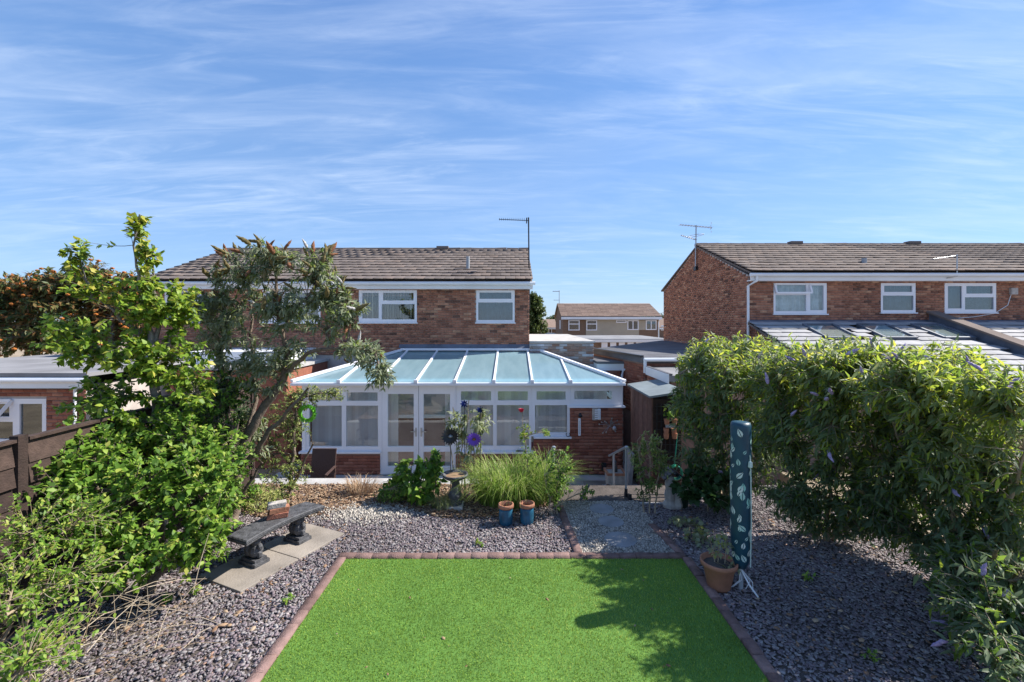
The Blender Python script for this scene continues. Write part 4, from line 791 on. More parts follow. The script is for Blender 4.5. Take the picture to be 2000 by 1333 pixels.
# bird bath
p = gnd(889, 992); bb = thing('bird_bath', 'black stone bird bath filled with seed in the middle bed', 'bird bath', p)
MB().box(p.x-.13,p.x+.13,p.y-.13,p.y+.13,-.01,.06).build('plinth', M_stonepot, bb, bevel=.01)
MB().lathe([(.10,.06),(.115,.09),(.09,.12),(.10,.17),(.11,.21),(.085,.26),(.06,.30),(.055,.36),(.07,.42),(.10,.45)], p, 16).build('pedestal', M_blackstone, bb, smooth=True)
bo = MB().lathe([(.07,.44),(.15,.465),(.195,.50),(.205,.525),(.195,.54),(.175,.53),(.14,.505),(0,.495)], p, 26).build('bowl', M_blackstone, bb, smooth=True)
MB().lathe([(.15,.508),(.08,.516),(0,.52)], p, 16).build('bird_seed', M_litter, bo)
# pots
def blue_pot(px, py, label):
    p = gnd(px, py); t = thing('glazed_pot', label, 'pot', p, 'pair of blue pots')
    MB().lathe([(.088,0),(.095,.02),(.102,.10),(.100,.20),(.094,.235)], p, 22).build('body', M_blueglaze, t, smooth=True)
    MB().lathe([(.094,.235),(.112,.245),(.116,.27),(.112,.295),(.096,.297),(.085,.24),(.08,.12),(0,.11)], p, 22).build('rim', M_terra, t, smooth=True)
blue_pot(988, 1024, 'left blue glazed pot with terracotta rim before the grass clump'); blue_pot(1029, 1022, 'right blue glazed pot with terracotta rim before the grass clump')
p = gnd(1404, 1148); tp = thing('terracotta_pot', 'round terracotta pot with withered plant at the lawn edge', 'pot', p)
MB().lathe([(.105,0),(.12,.02),(.165,.24),(.175,.25),(.192,.255),(.195,.30),(.18,.305),(.165,.25),(0,.24)], p, 26).build('body', M_terra, tp, smooth=True); MB().lathe([(.16,.255),(.08,.27),(0,.275)], p, 14).build('soil', M_soil, tp)
# covered rotary airer
p = gnd(1447, 1152); ra_ = thing('rotary_airer', 'closed rotary airer in a dark teal cover printed with pale leaves', 'clothes airer', p)
M_cover = material('teal_cover', base=(.012,.055,.085), rough=.42, noise=(6,.25), bump=.25, bump_scale=12)
M_lp = material('printed_pale_leaf', ramp=[(.22,.48,.42),(.50,.60,.55),(.62,.66,.62)], rough=.5)
MB().tube([p, p+Vector((0,0,.4))], .025, 8).build('pole', M_grey_pipe, ra_)
prof = [(.055,.25),(.085,.33),(.100,.5),(.105,.8),(.106,1.2),(.104,1.6),(.106,1.80),(.095,1.835),(.05,1.845),(0,1.84)]
cv = MB().lathe(prof, p, 22).build('cover', M_cover, ra_, smooth=True)
mb = MB(); 
def rad(z):
    for (r0, z0), (r1, z1) in zip(prof, prof[1:]):
        if z0 <= z <= z1: return r0+(r1-r0)*(z-z0)/(z1-z0)
    return .1
lc = Vector(p)
for k in range(95):
    z = .38+1.40*((k*.618) % 1); a = rnd.uniform(0,6.283); tilt = rnd.uniform(-.9,.9); s_ = rnd.choice((.03,.042,.052)); r = rad(z)+.0035; tt = rnd.random()
    def on(u, v):
        uu = u*math.cos(tilt)-v*math.sin(tilt); vv = u*math.sin(tilt)+v*math.cos(tilt); aa = a+uu/r; q = rad(z+vv)+.003; return (lc.x+q*math.cos(aa), lc.y+q*math.sin(aa), z+vv)
    for sd in (-1, 1):
        o_ = [(sd*.004,-s_*.85),(sd*s_*.48,-s_*.35),(sd*s_*.5,s_*.15),(sd*s_*.22,s_*.65),(sd*.002,s_)]; o_ += [(sd*.004,s_*.3)]
        mb.add([on(*q) for q in o_], [tuple(range(6)) if sd > 0 else tuple(range(6))[::-1]], tt)
mb.build('leaf_print', M_lp, cv)
mb = MB(); mb.tube([(p.x+.05,p.y-.105,.30),(p.x+.055,p.y-.115,.8),(p.x+.05,p.y-.112,1.3),(p.x+.045,p.y-.11,1.5)], .006, 5); mb.lathe([(0,-.04),(.025,-.02),(.02,.03),(0,.05)], (p.x+.045,p.y-.112,1.40), 7); mb.build('zip_cord', M_lp, cv)
mb = MB()
for k in range(6): a = rnd.uniform(0,6.28); mb.tube([(p.x-.02,p.y-.02,.25),(p.x+.09*math.cos(a),p.y-.08+.05*math.sin(a),.12),(p.x+.12*math.cos(a+.6),p.y-.08+.1*math.sin(a),.02)], .005, 4)
mb.build('loose_cord', M_fascia, ra_)
# chair on the patio
c = Vector((-3.9, 9.05, PZ)); ch = thing('patio_chair', 'dark brown woven armchair on the patio below the conservatory window', 'chair', c)
MB().obox(c+Vector((0,0,.42)), (.25,0,0), (0,.25,0), (0,0,.02)).build('seat', M_rattan, ch, bevel=.01); MB().obox(c+Vector((.04,.27,.70)), (.25,0,0), (0,.015,0), (0,.06,.30)).build('backrest', M_rattan, ch, bevel=.01)
for sx in (-1, 1):
    MB().bar(c+Vector((.30*sx,-.26,.64)), c+Vector((.29*sx,.24,.66)), .045,.025).build('arm', M_rattan, ch)
    for sy, zt_ in ((-.25,.64),(.24,.66)): MB().tube([c+Vector((.29*sx,sy,0)), c+Vector((.29*sx,sy,zt_))], .016, 6).build('leg', M_rattan, ch)
# planter by the steps
c = Vector((2.17, 9.6, PZ)); pl = thing('square_planter', 'tall square cast stone planter with terracotta lip by the ramp', 'planter', c)
MB().add([(c.x+sx*w_, c.y+sy*w_, c.z+z_) for z_, w_ in ((0,.15),(.42,.185)) for sx, sy in ((-1,-1),(1,-1),(1,1),(-1,1))], BOXQ).build('body', M_stonepot, pl, bevel=.01)
mb = MB()
for sx, sy in ((1,0),(-1,0)): mb.box(c.x+sx*.18-.02, c.x+sx*.18+.02, c.y-.2, c.y+.2, c.z+.422, c.z+.47)
for sy in (1,-1): mb.box(c.x-.158, c.x+.158, c.y+sy*.18-.02, c.y+sy*.18+.02, c.z+.422, c.z+.468)
mb.build('lip', M_terra, pl); MB().box(c.x-.158,c.x+.158,c.y-.158,c.y+.158,c.z+.424,c.z+.445).build('gravel', M_pebble, pl); MB().lathe([(.05,.44),(.06,.5),(.03,.6),(.04,.66),(0,.7)], c, 8).build('figurine', M_blackstone, pl)
# shed
sh = thing('garden_shed', 'small brown wooden shed with grey felt roof in the passage', 'shed', (3.05, 9.8, PZ)); sx0, sx1, sy0, sy1 = 2.76, 3.36, 9.0, 10.6; zA, zB = EYE-1.51, EYE-1.40
for k in range(10): y0 = sy0+k*.16; MB().box(sx0+.004*(k%2), sx0+.03, y0, y0+.156, PZ+.02, zA-.03, rnd.random()).build('side_board', M_wood_shed, sh)
for k in range(10):
    z0 = PZ+.03+k*.205; MB().obox(((sx0+sx1)/2+.012, sy0+.02, z0+.1), ((sx1-sx0)/2-.02,0,0), (0,.012,0), (0,-.01,.108), rnd.random()*.5).build('front_board', M_wood_dark, sh)
MB().box(sx0+.05,sx1,sy0+.06,sy1,PZ,zA-.03).build('carcass', M_wood_dark, sh)
MB().add([(sx0-.06,sy0-.08,zA-.03),(sx1+.05,sy0-.08,zB-.03),(sx1+.05,sy1+.05,zB-.03),(sx0-.06,sy1+.05,zA-.03),(sx0-.06,sy0-.08,zA+.01),(sx1+.05,sy0-.08,zB+.01),(sx1+.05,sy1+.05,zB+.01),(sx0-.06,sy1+.05,zA+.01)], BOXQ).build('roof', material('green_grey_felt', base=(.17,.20,.21), rough=.85, noise=(3,.2)), sh)
tr_ = MB(); 
for k in range(6): x = 2.86+k*.085; tr_.bar((x, sy0-.03, .0), (x, sy0-.03, 1.30), .014, .014)
for k in range(9): z = .05+k*.15; tr_.bar((2.83, sy0-.045, z), (3.33, sy0-.045, z), .012,.012)
tag(tr_.build('trellis', M_black), 'dark lattice trellis on the shed front', 'trellis')
hp = thing('hanging_planter', 'tiered terracotta hanging planter with small green plant on the shed', 'planter', (3.08, 8.9, .7))
for z, dx in ((.98,-.06),(.98,.09),(.80,-.07),(.80,.08),(.70,-.07),(.70,.09)): MB().lathe([(.04,-.10),(.055,0),(.06,.005),(.05,.0),(0,-.02)], (3.08+dx, 8.88, z+.04), 10).build('pot', M_terra, hp)
MB().box(3.0,3.18,8.86,8.9,.86,.93).build('bracket', M_grey_pipe, hp)
hr = thing('hose_reel', 'green garden hose coiled beside the shed', 'hose', (3.15, 8.75, .0)); mb = MB()
for k in range(5): mb.tube([(3.15+(.12+.008*(k%2))*math.cos(a*.4488), 8.72+k*.022, .02+.13*math.sin(a*.4488)) for a in range(15)], .012, 5)
M_hose = material('green_hose', base=(.02,.20,.13), rough=.4); mb.build('coil', M_hose, hr); MB().tube([(3.12,8.76,.12),(3.16,8.8,.35),(3.2,8.86,.55),(3.24,8.9,.75)], .009, 5).build('hose_end', M_hose, hr)
# ornament and pot under the hedge
p = gnd(1308, 992); on_ = thing('stone_ornament', 'weathered stone ornament with black slatted roof under the right hedge', 'ornament', p)
MB().lathe([(.10,0),(.11,.06),(.075,.12),(.085,.22),(.065,.30),(.08,.38),(.06,.46),(.07,.5),(0,.52)], p, 9).lathe([(.06,0),(.075,.06),(.05,.15),(.06,.22),(0,.26)], p+Vector((.11,-.05,0)), 8).build('stone', M_stonepot, on_)
mb = MB()
for k in range(6): d = k*.035; mb.obox(p+Vector((-.12+d*1.1,-.02,.50+d*.9 if k < 4 else .50+.108-(k-3)*.03)), (.02,0,.012), (0,.14,0), (-.004,0,.008))
for k in range(5): d = k*.04; mb.obox(p+Vector((.06+d,-.02,.60-d*.8)), (.022,0,-.016), (0,.14,0), (.004,0,.008))
mb.build('slatted_roof', M_black, on_)
p = gnd(1330, 990); gp_ = thing('dark_green_pot', 'dark green plastic pot in the shade under the hedge', 'pot', p); MB().lathe([(.10,0),(.125,.2),(.135,.205),(.135,.235),(.12,.235),(.115,.18),(0,.17)], p, 18).build('body', material('green_plastic', base=(.02,.05,.035), rough=.5), gp_, smooth=True)
c = Vector((2.62, 10.2, PZ)); lb = MB(); lb.obox(c+Vector((0,0,.35)), (.04,0,.0), (0,.22,0), (.03,0,.35)); tag(lb.build('leaning_panel', M_stonepot), 'pale panel leaning against the end of the conservatory', 'panel')

# ------------------------------------------------------------------ vegetation
def leaf_mesh(pos, axis, nrm, L_, wr, tint, droop, name='foliage'):
    pos, axis, nrm = map(np.asarray, (pos, axis, nrm)); axis = axis/np.maximum(np.linalg.norm(axis, axis=1, keepdims=True), 1e-6)
    side = np.cross(axis, nrm); side /= np.maximum(np.linalg.norm(side, axis=1, keepdims=True), 1e-6); up = np.cross(side, axis); n = len(pos)
    L_ = L_[:,None]; W = L_*wr; dr = np.asarray(droop)[:,None]
    V = np.zeros((n,6,3)); V[:,0] = pos; V[:,1] = pos+axis*L_*.38+side*W*.5+up*L_*(.05-.15*dr); V[:,2] = pos+axis*L_*.38-side*W*.5+up*L_*(.05-.15*dr)
    V[:,3] = pos+axis*L_*.5-up*L_*.25*dr; V[:,4] = pos+axis*L_*.97-up*L_*.9*dr; V[:,5] = pos+axis*L_*.75+side*W*.30-up*L_*.5*dr
    b = (np.arange(n)*6)[:,None]; Fc = np.concatenate([b+np.array([[0,2,3]]), b+np.array([[0,3,1]]), b+np.array([[1,3,5]]), b+np.array([[3,4,5]]), b+np.array([[2,4,3]])])
    return fast_mesh(name, V.reshape(-1,3), Fc, np.tile(np.clip(tint,0,1), 5))
SPIKE = {}
def spike_mesh(key, mat):
    if (key, mat.name) in SPIKE: return SPIKE[(key, mat.name)]
    r_ = random.Random(key); V = []; Q = []; n, m = 7, 8; bend = r_.uniform(-.25,.25)
    for i in range(m):
        t = i/(m-1); r = (.135*math.sin(math.pi*min(1, t*.8+.22))**.8)*(1 if t < .9 else .5)
        for k in range(n): a = 6.283*k/n+(i%2)*.45; q = r*r_.uniform(.7,1.3); V.append((q*math.cos(a)+bend*t*t, q*math.sin(a), t))
    for i in range(m-1): Q += [(i*n+k, i*n+(k+1)%n, (i+1)*n+(k+1)%n, (i+1)*n+k) for k in range(n)]
    me = fast_mesh('flower_spike', np.array(V), Q, [r_.random() for _ in Q]); me.materials.append(mat); SPIKE[(key, mat.name)] = me; return me
def resample(pl, step=.05):
    out = []
    for a, b in zip(pl[:-1], pl[1:]):
        a, b = np.array(a, float), np.array(b, float); n = max(1, int(np.linalg.norm(b[:3]-a[:3])/step)); out += [a+(b-a)*k/n for k in range(n)]
    out.append(np.array(pl[-1], float)); return out
def plant(name, label, cat, base, limbs, blobs, leaf, mat_leaf, mat_wood, spikes=(), group=None, twig_r=.006, seed=1, tint=(.5,.22), start=.3, height_tint=0.0, trunk_name='trunk', crown_name='crown', wander=.12, arch=.15, dens=1.0):
    """limbs: polylines (x,y,z,r); blobs: (cx,cy,cz,rx,ry,rz,twigs,leaves per twig); leaf: (length, width ratio, droop)"""
    rg = np.random.default_rng(seed); base = Vector(base); root = thing(name, label, cat, base, group); wood = MB(); pts = []
    for pl_ in limbs:
        rs = resample(pl_, .12); jit = [r_[:3]+rg.normal(0,.012,3) for r_ in rs]; wood.tube([tuple(q) for q in jit], [float(r_[3]) for r_ in rs], 7, t=.5); pts += [q for q, r_ in zip(jit, rs)]
    for bl in blobs:
        c = np.array(bl[:3]); P = np.array(pts); d = np.linalg.norm(P-c, axis=1)+np.maximum(0, P[:,2]-c[2])*1.5; a = P[d.argmin()]; l = np.linalg.norm(c-a)
        if l > .25:
            mid = (a+c)/2+np.array([0,0,.12*l]); seg = [(1-t)**2*a+2*t*(1-t)*mid+t*t*c for t in np.linspace(0,1,7)]; wood.tube([tuple(q) for q in seg], [twig_r*(3.2-1.8*i/6) for i in range(7)], 5); pts += seg[2:]
    P = np.array(pts); LP, LA, LN, LL, LT, LD, tips = [], [], [], [], [], [], []
    zmin = min(b[2]-b[5] for b in blobs); zmax = max(b[2]+b[5] for b in blobs)
    for (cx, cy, cz, rx, ry, rz, nt_, nl) in blobs:
        for _ in range(int(nt_*dens)):
            d = rg.normal(0,1,3); d /= np.linalg.norm(d); tip = np.array([cx,cy,cz])+d*np.array([rx,ry,rz])*rg.random()**.42
            if tip[2] < .03: tip[2] = .03+rg.random()*.1
            dd = np.linalg.norm(P-tip, axis=1)+np.maximum(0, P[:,2]-tip[2])*.7; k = rg.choice(np.argsort(dd)[:4]); a = P[k]; l = np.linalg.norm(tip-a)+1e-3
            c1 = a+(tip-a)*.5+rg.normal(0,wander*l,3)+np.array([0,0,arch*l]); ts = np.linspace(0,1,6); path_ = [(1-t)**2*a+2*t*(1-t)*c1+t*t*tip for t in ts]
            wood.tube([tuple(q) for q in path_], [twig_r*(1.1-.16*i) for i in range(6)], 3, t=rg.random(), cap=False); tips.append((tip, (tip-c1)/np.linalg.norm(tip-c1)))
            n = int(nl*rg.uniform(.7,1.3)); t = start+(1-start)*rg.random(n)**.7; q = ((1-t)**2)[:,None]*a+(2*t*(1-t))[:,None]*c1+(t*t)[:,None]*tip; tan = (tip-c1)/np.linalg.norm(tip-c1)
            rd = rg.normal(0,1,(n,3)); rd -= (rd@tan)[:,None]*tan; rd /= np.maximum(np.linalg.norm(rd,axis=1,keepdims=True),1e-6)
            LP.append(q); LA.append(tan*.45+rd*.75+np.array([0,0,-.15*leaf[2]])); LN.append(rg.normal(0,.35,(n,3))+np.array([.25,-.15,1])); LL.append(leaf[0]*rg.uniform(.55,1.2,n)); LD.append(leaf[2]*rg.uniform(.2,1.2,n))
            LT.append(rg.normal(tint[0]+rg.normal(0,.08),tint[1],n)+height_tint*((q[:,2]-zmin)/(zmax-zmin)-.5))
    wood.build(trunk_name, mat_wood, root, smooth=True)
    me = leaf_mesh(np.concatenate(LP)-np.array(base), np.concatenate(LA), np.concatenate(LN), np.concatenate(LL), leaf[1], np.concatenate(LT), np.concatenate(LD)); link(crown_name, me, mat_leaf, root)
    for (count, mats, ln_, zbias) in spikes:
        order = sorted(tips, key=lambda q: -(q[0][2]*zbias-q[0][1]*.35+rg.normal(0,.35)))[:count]
        for tip, tan in order:
            mat = mats[int(rg.integers(len(mats)))]; me = spike_mesh(int(rg.integers(4)), mat); o = bpy.data.objects.new('flower_spike', me); col.objects.link(o); o.parent = root
            d = Vector(tan)*.7+Vector((rg.normal(0,.4), rg.normal(0,.3), .35+rg.normal(0,.35))); s_ = ln_*rg.uniform(.6,1.25); o.location = Vector(tip)-base; o.rotation_euler = d.to_track_quat('Z','Y').to_euler(); o.scale = (s_*rg.uniform(.8,1.1), s_*rg.uniform(.8,1.1), s_)
    return root
def pt(px, py, D, r): v = at(px, py, D); return (v.x, v.y, v.z, r)
def bl(px, py, D, rx, ry, rz, n, k): v = at(px, py, D); return (v.x, v.y, v.z, rx, ry, rz, n, k)

# young tree at the left
D = 5.75
plant('young_tree', 'tall young tree with yellow green leaves and grey trunk at the left', 'tree', (at(312,900,D).x, D, 0),
    [[(at(312,900,D).x, D, 0, .07), pt(310,840,D,.065), pt(303,760,D,.055), pt(300,690,D,.045), pt(288,630,D,.03), pt(272,560,D,.02), pt(262,480,D,.012), pt(272,420,D,.006)],
     [pt(300,690,D,.035), pt(308,620,D+.1,.025), pt(296,540,D+.1,.014), pt(298,480,D,.007)], [pt(292,670,D,.025), pt(240,625,D-.1,.018), pt(180,570,D-.2,.012), pt(150,500,D-.2,.006)],
     [pt(303,740,D,.02), pt(340,640,D+.2,.016), pt(355,560,D+.2,.008)], [pt(300,690,D,.02), pt(200,690,D-.2,.012), pt(120,680,D-.2,.006)]],
    [bl(268,440,D,.13,.15,.22,9,18), bl(296,500,D,.14,.2,.22,12,18), bl(150,500,D-.2,.16,.2,.30,12,18), bl(180,555,D-.2,.30,.3,.22,16,18), bl(285,590,D,.32,.4,.35,40,18), bl(345,600,D+.1,.28,.4,.38,36,17), bl(130,650,D-.2,.28,.4,.25,22,17), bl(220,690,D-.2,.55,.5,.35,58,17), bl(330,700,D,.48,.5,.35,52,17), bl(200,790,D-.3,.42,.4,.32,40,16), bl(380,770,D,.38,.45,.40,36,16), bl(270,830,D-.3,.45,.35,.35,32,16)],
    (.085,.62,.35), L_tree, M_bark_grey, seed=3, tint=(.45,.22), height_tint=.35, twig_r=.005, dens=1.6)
# white buddleia
D = 6.7
plant('white_buddleia', 'tall buddleia with brown and white flower spikes and leaning trunk behind the bench', 'shrub', (at(455,985,D).x, D, 0),
    [[(at(455,985,D).x, D, 0, .085), pt(462,930,D,.08), pt(480,860,D,.07), pt(520,790,D,.06), pt(555,740,D,.05), pt(560,690,D,.04), pt(545,620,D,.03), pt(540,540,D,.018)],
     [pt(470,900,D,.05), pt(440,800,D+.1,.04), pt(430,690,D+.1,.03), pt(440,580,D,.015)], [pt(555,735,D,.035), pt(600,690,D-.2,.028), pt(660,680,D-.4,.018), pt(730,690,D-.5,.010)], [pt(545,640,D,.025), pt(600,580,D-.1,.018), pt(640,510,D-.1,.009)],
     [pt(470,900,D,.05), pt(500,780,D+.3,.03), pt(490,640,D+.3,.02), pt(490,510,D+.2,.009)], [pt(462,930,D,.05), pt(540,830,D-.2,.03), pt(600,760,D-.4,.014)]],
    [bl(470,540,D,.36,.45,.42,55,20), bl(405,590,D,.3,.35,.28,30,18), bl(685,610,D-.3,.25,.3,.26,26,18), bl(640,590,D-.1,.35,.35,.3,36,18), bl(530,500,D,.32,.4,.25,36,20), bl(610,520,D,.36,.4,.32,45,20), bl(440,640,D,.48,.5,.45,75,20), bl(560,610,D,.55,.5,.38,75,20), bl(650,570,D-.2,.25,.3,.28,26,18), bl(500,720,D,.60,.5,.42,80,18), bl(420,800,D+.2,.45,.4,.5,60,16), bl(710,690,D-.5,.38,.3,.24,34,18), bl(745,735,D-.5,.20,.25,.20,18,18), bl(640,640,D-.3,.28,.3,.22,16,16), bl(560,690,D-.1,.4,.4,.3,26,16), bl(480,850,D+.3,.5,.3,.45,45,15)],
    (.105,.27,.55), L_bud, M_bark, spikes=((80,(M_spike_b,M_spike_b,M_spike_b,M_spike_b,M_spike_o),.21,.8), (40,(M_spike_w,M_spike_w,M_spike_o),.15,.2)), seed=5, tint=(.42,.24), twig_r=.006, dens=1.35)
# bright bushes at the left
plant('leafy_bush', 'bright green broad leaved bush beside the bench', 'bush', (-3.9, 4.95, 0), [[(-3.9,4.95,0,.05),(-3.85,4.95,.5,.04),(-3.75,4.95,1.1,.02)],[(-3.9,4.95,.1,.04),(-3.5,4.9,.7,.015)]],
    [bl(330,930,5.0,.62,.5,.40,85,16), bl(400,950,5.1,.45,.4,.42,62,16), bl(230,960,4.8,.50,.45,.40,62,16), bl(330,1040,4.7,.55,.4,.35,64,15), bl(395,1080,4.8,.28,.3,.25,24,14), bl(200,870,5.2,.55,.35,.32,52,15), bl(250,1110,4.4,.36,.35,.32,38,14), bl(420,880,5.5,.38,.4,.35,40,15), bl(150,900,4.9,.45,.35,.35,46,15), bl(165,860,5.1,.4,.3,.28,44,15), bl(120,905,4.7,.28,.25,.25,30,15), bl(120,960,4.6,.40,.35,.35,44,15), bl(350,860,5.5,.5,.4,.35,60,16), bl(420,1010,5.0,.25,.3,.3,26,14), bl(200,1050,4.5,.45,.4,.35,50,14)],
    (.075,.62,.35), L_bush, M_bark, seed=8, tint=(.42,.25), crown_name='foliage', trunk_name='stems', dens=1.25)
plant('straggly_bush', 'straggly small leaved bush with dry stems in the near left corner', 'bush', (-3.95, 3.6, 0), [[(-4.1,3.6,0,.02),(-4.0,3.6,.5,.012),(-3.8,3.4,.8,.006)],[(-3.9,3.5,0,.02),(-3.5,3.3,.5,.008)],[(-4.2,3.9,0,.02),(-4.2,4.0,.9,.008)]],
    [bl(60,1040,3.9,.55,.5,.36,80,15), bl(30,1130,3.6,.50,.4,.36,72,14), bl(150,1130,3.9,.45,.4,.32,60,14), bl(90,1230,3.4,.42,.4,.28,60,12), bl(40,1310,3.1,.35,.3,.22,40,11), bl(170,1010,4.4,.45,.4,.30,48,13)],
    (.045,.5,.3), L_bush, M_twig, seed=9, tint=(.52,.24), crown_name='foliage', trunk_name='stems', twig_r=.0035, start=.15, wander=.22)
tw = MB(); 
for k in range(330):
    a = np.array([rnd.uniform(-4.6,-2.75), rnd.uniform(2.6,4.2), 0.0]); 
    if a[0] > -3.2-.25*(4.2-a[1])+.45: continue
    a[2] = rnd.uniform(.02,.55); d = np.array([rnd.uniform(-.2,.8), rnd.uniform(-.5,.5), rnd.uniform(-.15,.5)]); d *= rnd.uniform(.15,.5)/np.linalg.norm(d); tw.tube([tuple(a), tuple(a+d*.5+np.array([0,0,.03])), tuple(a+d)], [.0035,.003,.0015], 3, t=rnd.random(), cap=False)
tag(tw.build('dry_stems', M_twig), 'tangle of dry brown stems in the near left corner', 'stems', kind='stuff')
plant('privet_bush', 'loose green privet bush between the young tree and the leaning buddleia', 'bush', (-3.95, 6.3, 0), [[(-3.95,6.3,0,.04),(-3.9,6.3,.8,.03),(-3.8,6.3,1.6,.012)],[(-3.9,6.3,.3,.03),(-3.4,6.2,1.0,.012)]], [bl(390,820,6.2,.5,.4,.42,85,18), bl(430,900,6.2,.45,.35,.45,80,18), bl(350,900,6.0,.45,.35,.45,70,18), bl(470,960,6.3,.35,.3,.35,50,17), bl(450,760,6.6,.4,.4,.35,55,18)], (.055,.5,.25), L_bush, M_bark, seed=15, tint=(.3,.25), crown_name='foliage', trunk_name='stems', twig_r=.004)
plant('variegated_bush', 'small leaved yellow green evergreen bush left of the patio chair', 'bush', (-3.75, 7.7, 0), [[(-3.75,7.7,0,.04),(-3.7,7.7,.8,.03),(-3.6,7.6,1.5,.015)],[(-3.7,7.7,.2,.03),(-3.3,7.5,.9,.012)]],
    [bl(555,830,7.7,.46,.4,.42,110,20), bl(600,775,7.6,.45,.35,.22,75,20), bl(560,930,7.5,.42,.4,.35,85,20), bl(660,770,7.5,.25,.25,.14,26,18), bl(520,980,7.1,.35,.25,.20,50,18), bl(525,890,7.5,.35,.35,.4,50,18)], (.045,.42,.2), L_euo, M_bark, seed=12, tint=(.45,.25), crown_name='foliage', trunk_name='stems', twig_r=.004)
plant('golden_shrub', 'low golden leaved shrub behind the bench', 'shrub', (at(525,985,6.55).x, 6.6, 0), [[(at(525,985,6.55).x,6.6,0,.02),(at(525,985,6.55).x,6.6,.3,.01)]], [bl(520,960,6.6,.28,.22,.17,40,16), bl(495,990,6.3,.22,.2,.12,22,14)], (.05,.3,.3), L_euo, M_bark, seed=13, tint=(.8,.2), crown_name='foliage', trunk_name='stems', twig_r=.003)
plant('dark_ivy', 'dark glossy climber on the fence behind the young tree', 'climber', (-4.55, 6.6, 0), [[(-4.5,6.6,0,.03),(-4.5,6.7,1.2,.02),(-4.4,6.8,2.0,.01)]], [(-4.4,6.6,.9,.35,.6,.7,80,16), (-4.3,7.2,1.2,.4,.6,.8,90,16), (-4.2,6.7,1.9,.45,.5,.45,60,16)], (.07,.6,.3), L_dark, M_bark, seed=14, tint=(.5,.25), crown_name='foliage', trunk_name='stems')
# middle bed
gc_ = gnd(1005, 985); n = 1500
def strap_clump(name, label, c, n, spread, hgt, mat, w=(.006,.012), tint=(.5,.22), seed=1):
    rg = np.random.default_rng(seed); root = thing(name, label, 'grass', c); seg = 6; a = rg.uniform(0,6.283,n); r0 = np.sqrt(rg.random(n)); bx_ = c[0]+spread[0]*r0*np.cos(a); by_ = c[1]+spread[1]*r0*np.sin(a); H = hgt*rg.uniform(.55,1.1,n); out_ = rg.uniform(.25,1.05,n)*H; an = a+rg.normal(0,.7,n); W = rg.uniform(*w,n)
    V = np.zeros((n,seg+1,2,3))
    for i in range(seg+1):
        t = i/seg; rr = out_*t**1.6; zz = H*(1.25*t-.55*t**2.6*(.4+out_/H)); ww = W*(1-t**2)*.5+.0006; x_ = bx_+np.cos(an)*rr; y_ = by_+np.sin(an)*rr
        V[:,i,0] = np.stack([x_-np.sin(an)*ww, y_+np.cos(an)*ww, np.maximum(zz,.01)],1); V[:,i,1] = np.stack([x_+np.sin(an)*ww, y_-np.cos(an)*ww, np.maximum(zz,.01)],1)
    b = (np.arange(n)*2*(seg+1))[:,None]; Fc = np.concatenate([b+np.array([[2*i,2*i+1,2*i+3,2*i+2]]) for i in range(seg)]); T = np.clip(rg.normal(tint[0],tint[1],n),0,1)
    link('blades', fast_mesh('blades', V.reshape(-1,3)-np.array(c), Fc, np.tile(T,seg)), mat, root); return root
strap_clump('ornamental_grass', 'large arching green grass clump behind the blue pots', (gc_.x-.05, 7.35, 0), 1700, (.55,.28), .85, L_grass, seed=2)
strap_clump('ornamental_grass', 'green grass tuft at the right of the large clump', (gc_.x+.55, 7.6, 0), 500, (.25,.2), .85, L_grass, seed=3)
strap_clump('dry_grass', 'dry straw coloured grass tuft at the left of the bed', (gnd(705,965).x, 7.75, 0), 170, (.22,.15), .38, M_litter, seed=4, tint=(.7,.2))
strap_clump('sedge_tuft', 'grey green grass tuft around the foot of the bird bath', (gnd(868,985).x, 7.1, 0), 260, (.16,.10), .32, L_bud, w=(.003,.005), seed=5)
plant('broad_leaved_plant', 'broad leaved green perennial left of the bird bath', 'plant', (gnd(820,975).x, 7.5, 0), [[(gnd(820,975).x+dx,7.5,0,.01),(gnd(820,975).x+dx*1.5,7.5,.55,.006)] for dx in (-.25,-.1,.05,.2)], [bl(790,930,7.5,.25,.25,.28,32,12), bl(845,920,7.5,.28,.25,.30,40,12), bl(815,960,7.2,.35,.2,.15,26,11), bl(760,955,7.5,.22,.2,.15,18,11)], (.12,.6,.6), L_bush, M_twig, seed=21, tint=(.3,.2), crown_name='foliage', trunk_name='stems', twig_r=.004)
plant('low_herb', 'low bushy green herb at the front of the left bed', 'plant', (gnd(765,980).x, 7.3, 0), [[(gnd(765,980).x,7.3,0,.01),(gnd(765,980).x,7.3,.25,.005)]], [bl(780,962,7.3,.30,.2,.16,60,14), bl(735,975,7.3,.15,.15,.10,14,10)], (.04,.5,.2), L_bush, M_twig, seed=22, tint=(.35,.2), crown_name='foliage', trunk_name='stems', twig_r=.003)
plant('tall_daisy', 'tall dry stalked perennial with drooping leaves beside the conservatory door', 'plant', (gnd(905,960).x, 7.6, 0), [[(gnd(905,960).x+dx,7.6,0,.011),(gnd(905,960).x+dx*1.3,7.58,.7,.009),(gnd(905,960).x+dx*2.2,7.55,h,.006)] for dx, h in ((-.12,1.25),(-.06,1.5),(.0,1.35),(.05,1.62),(.11,1.3),(.16,1.45),(-.03,1.1))], [bl(890,830,7.55,.20,.2,.28,26,10), bl(940,820,7.55,.22,.2,.25,26,10), bl(915,870,7.55,.28,.2,.25,20,8)], (.11,.35,.9), L_bud, M_twig, seed=23, tint=(.6,.25), crown_name='foliage', trunk_name='stalks', twig_r=.003)
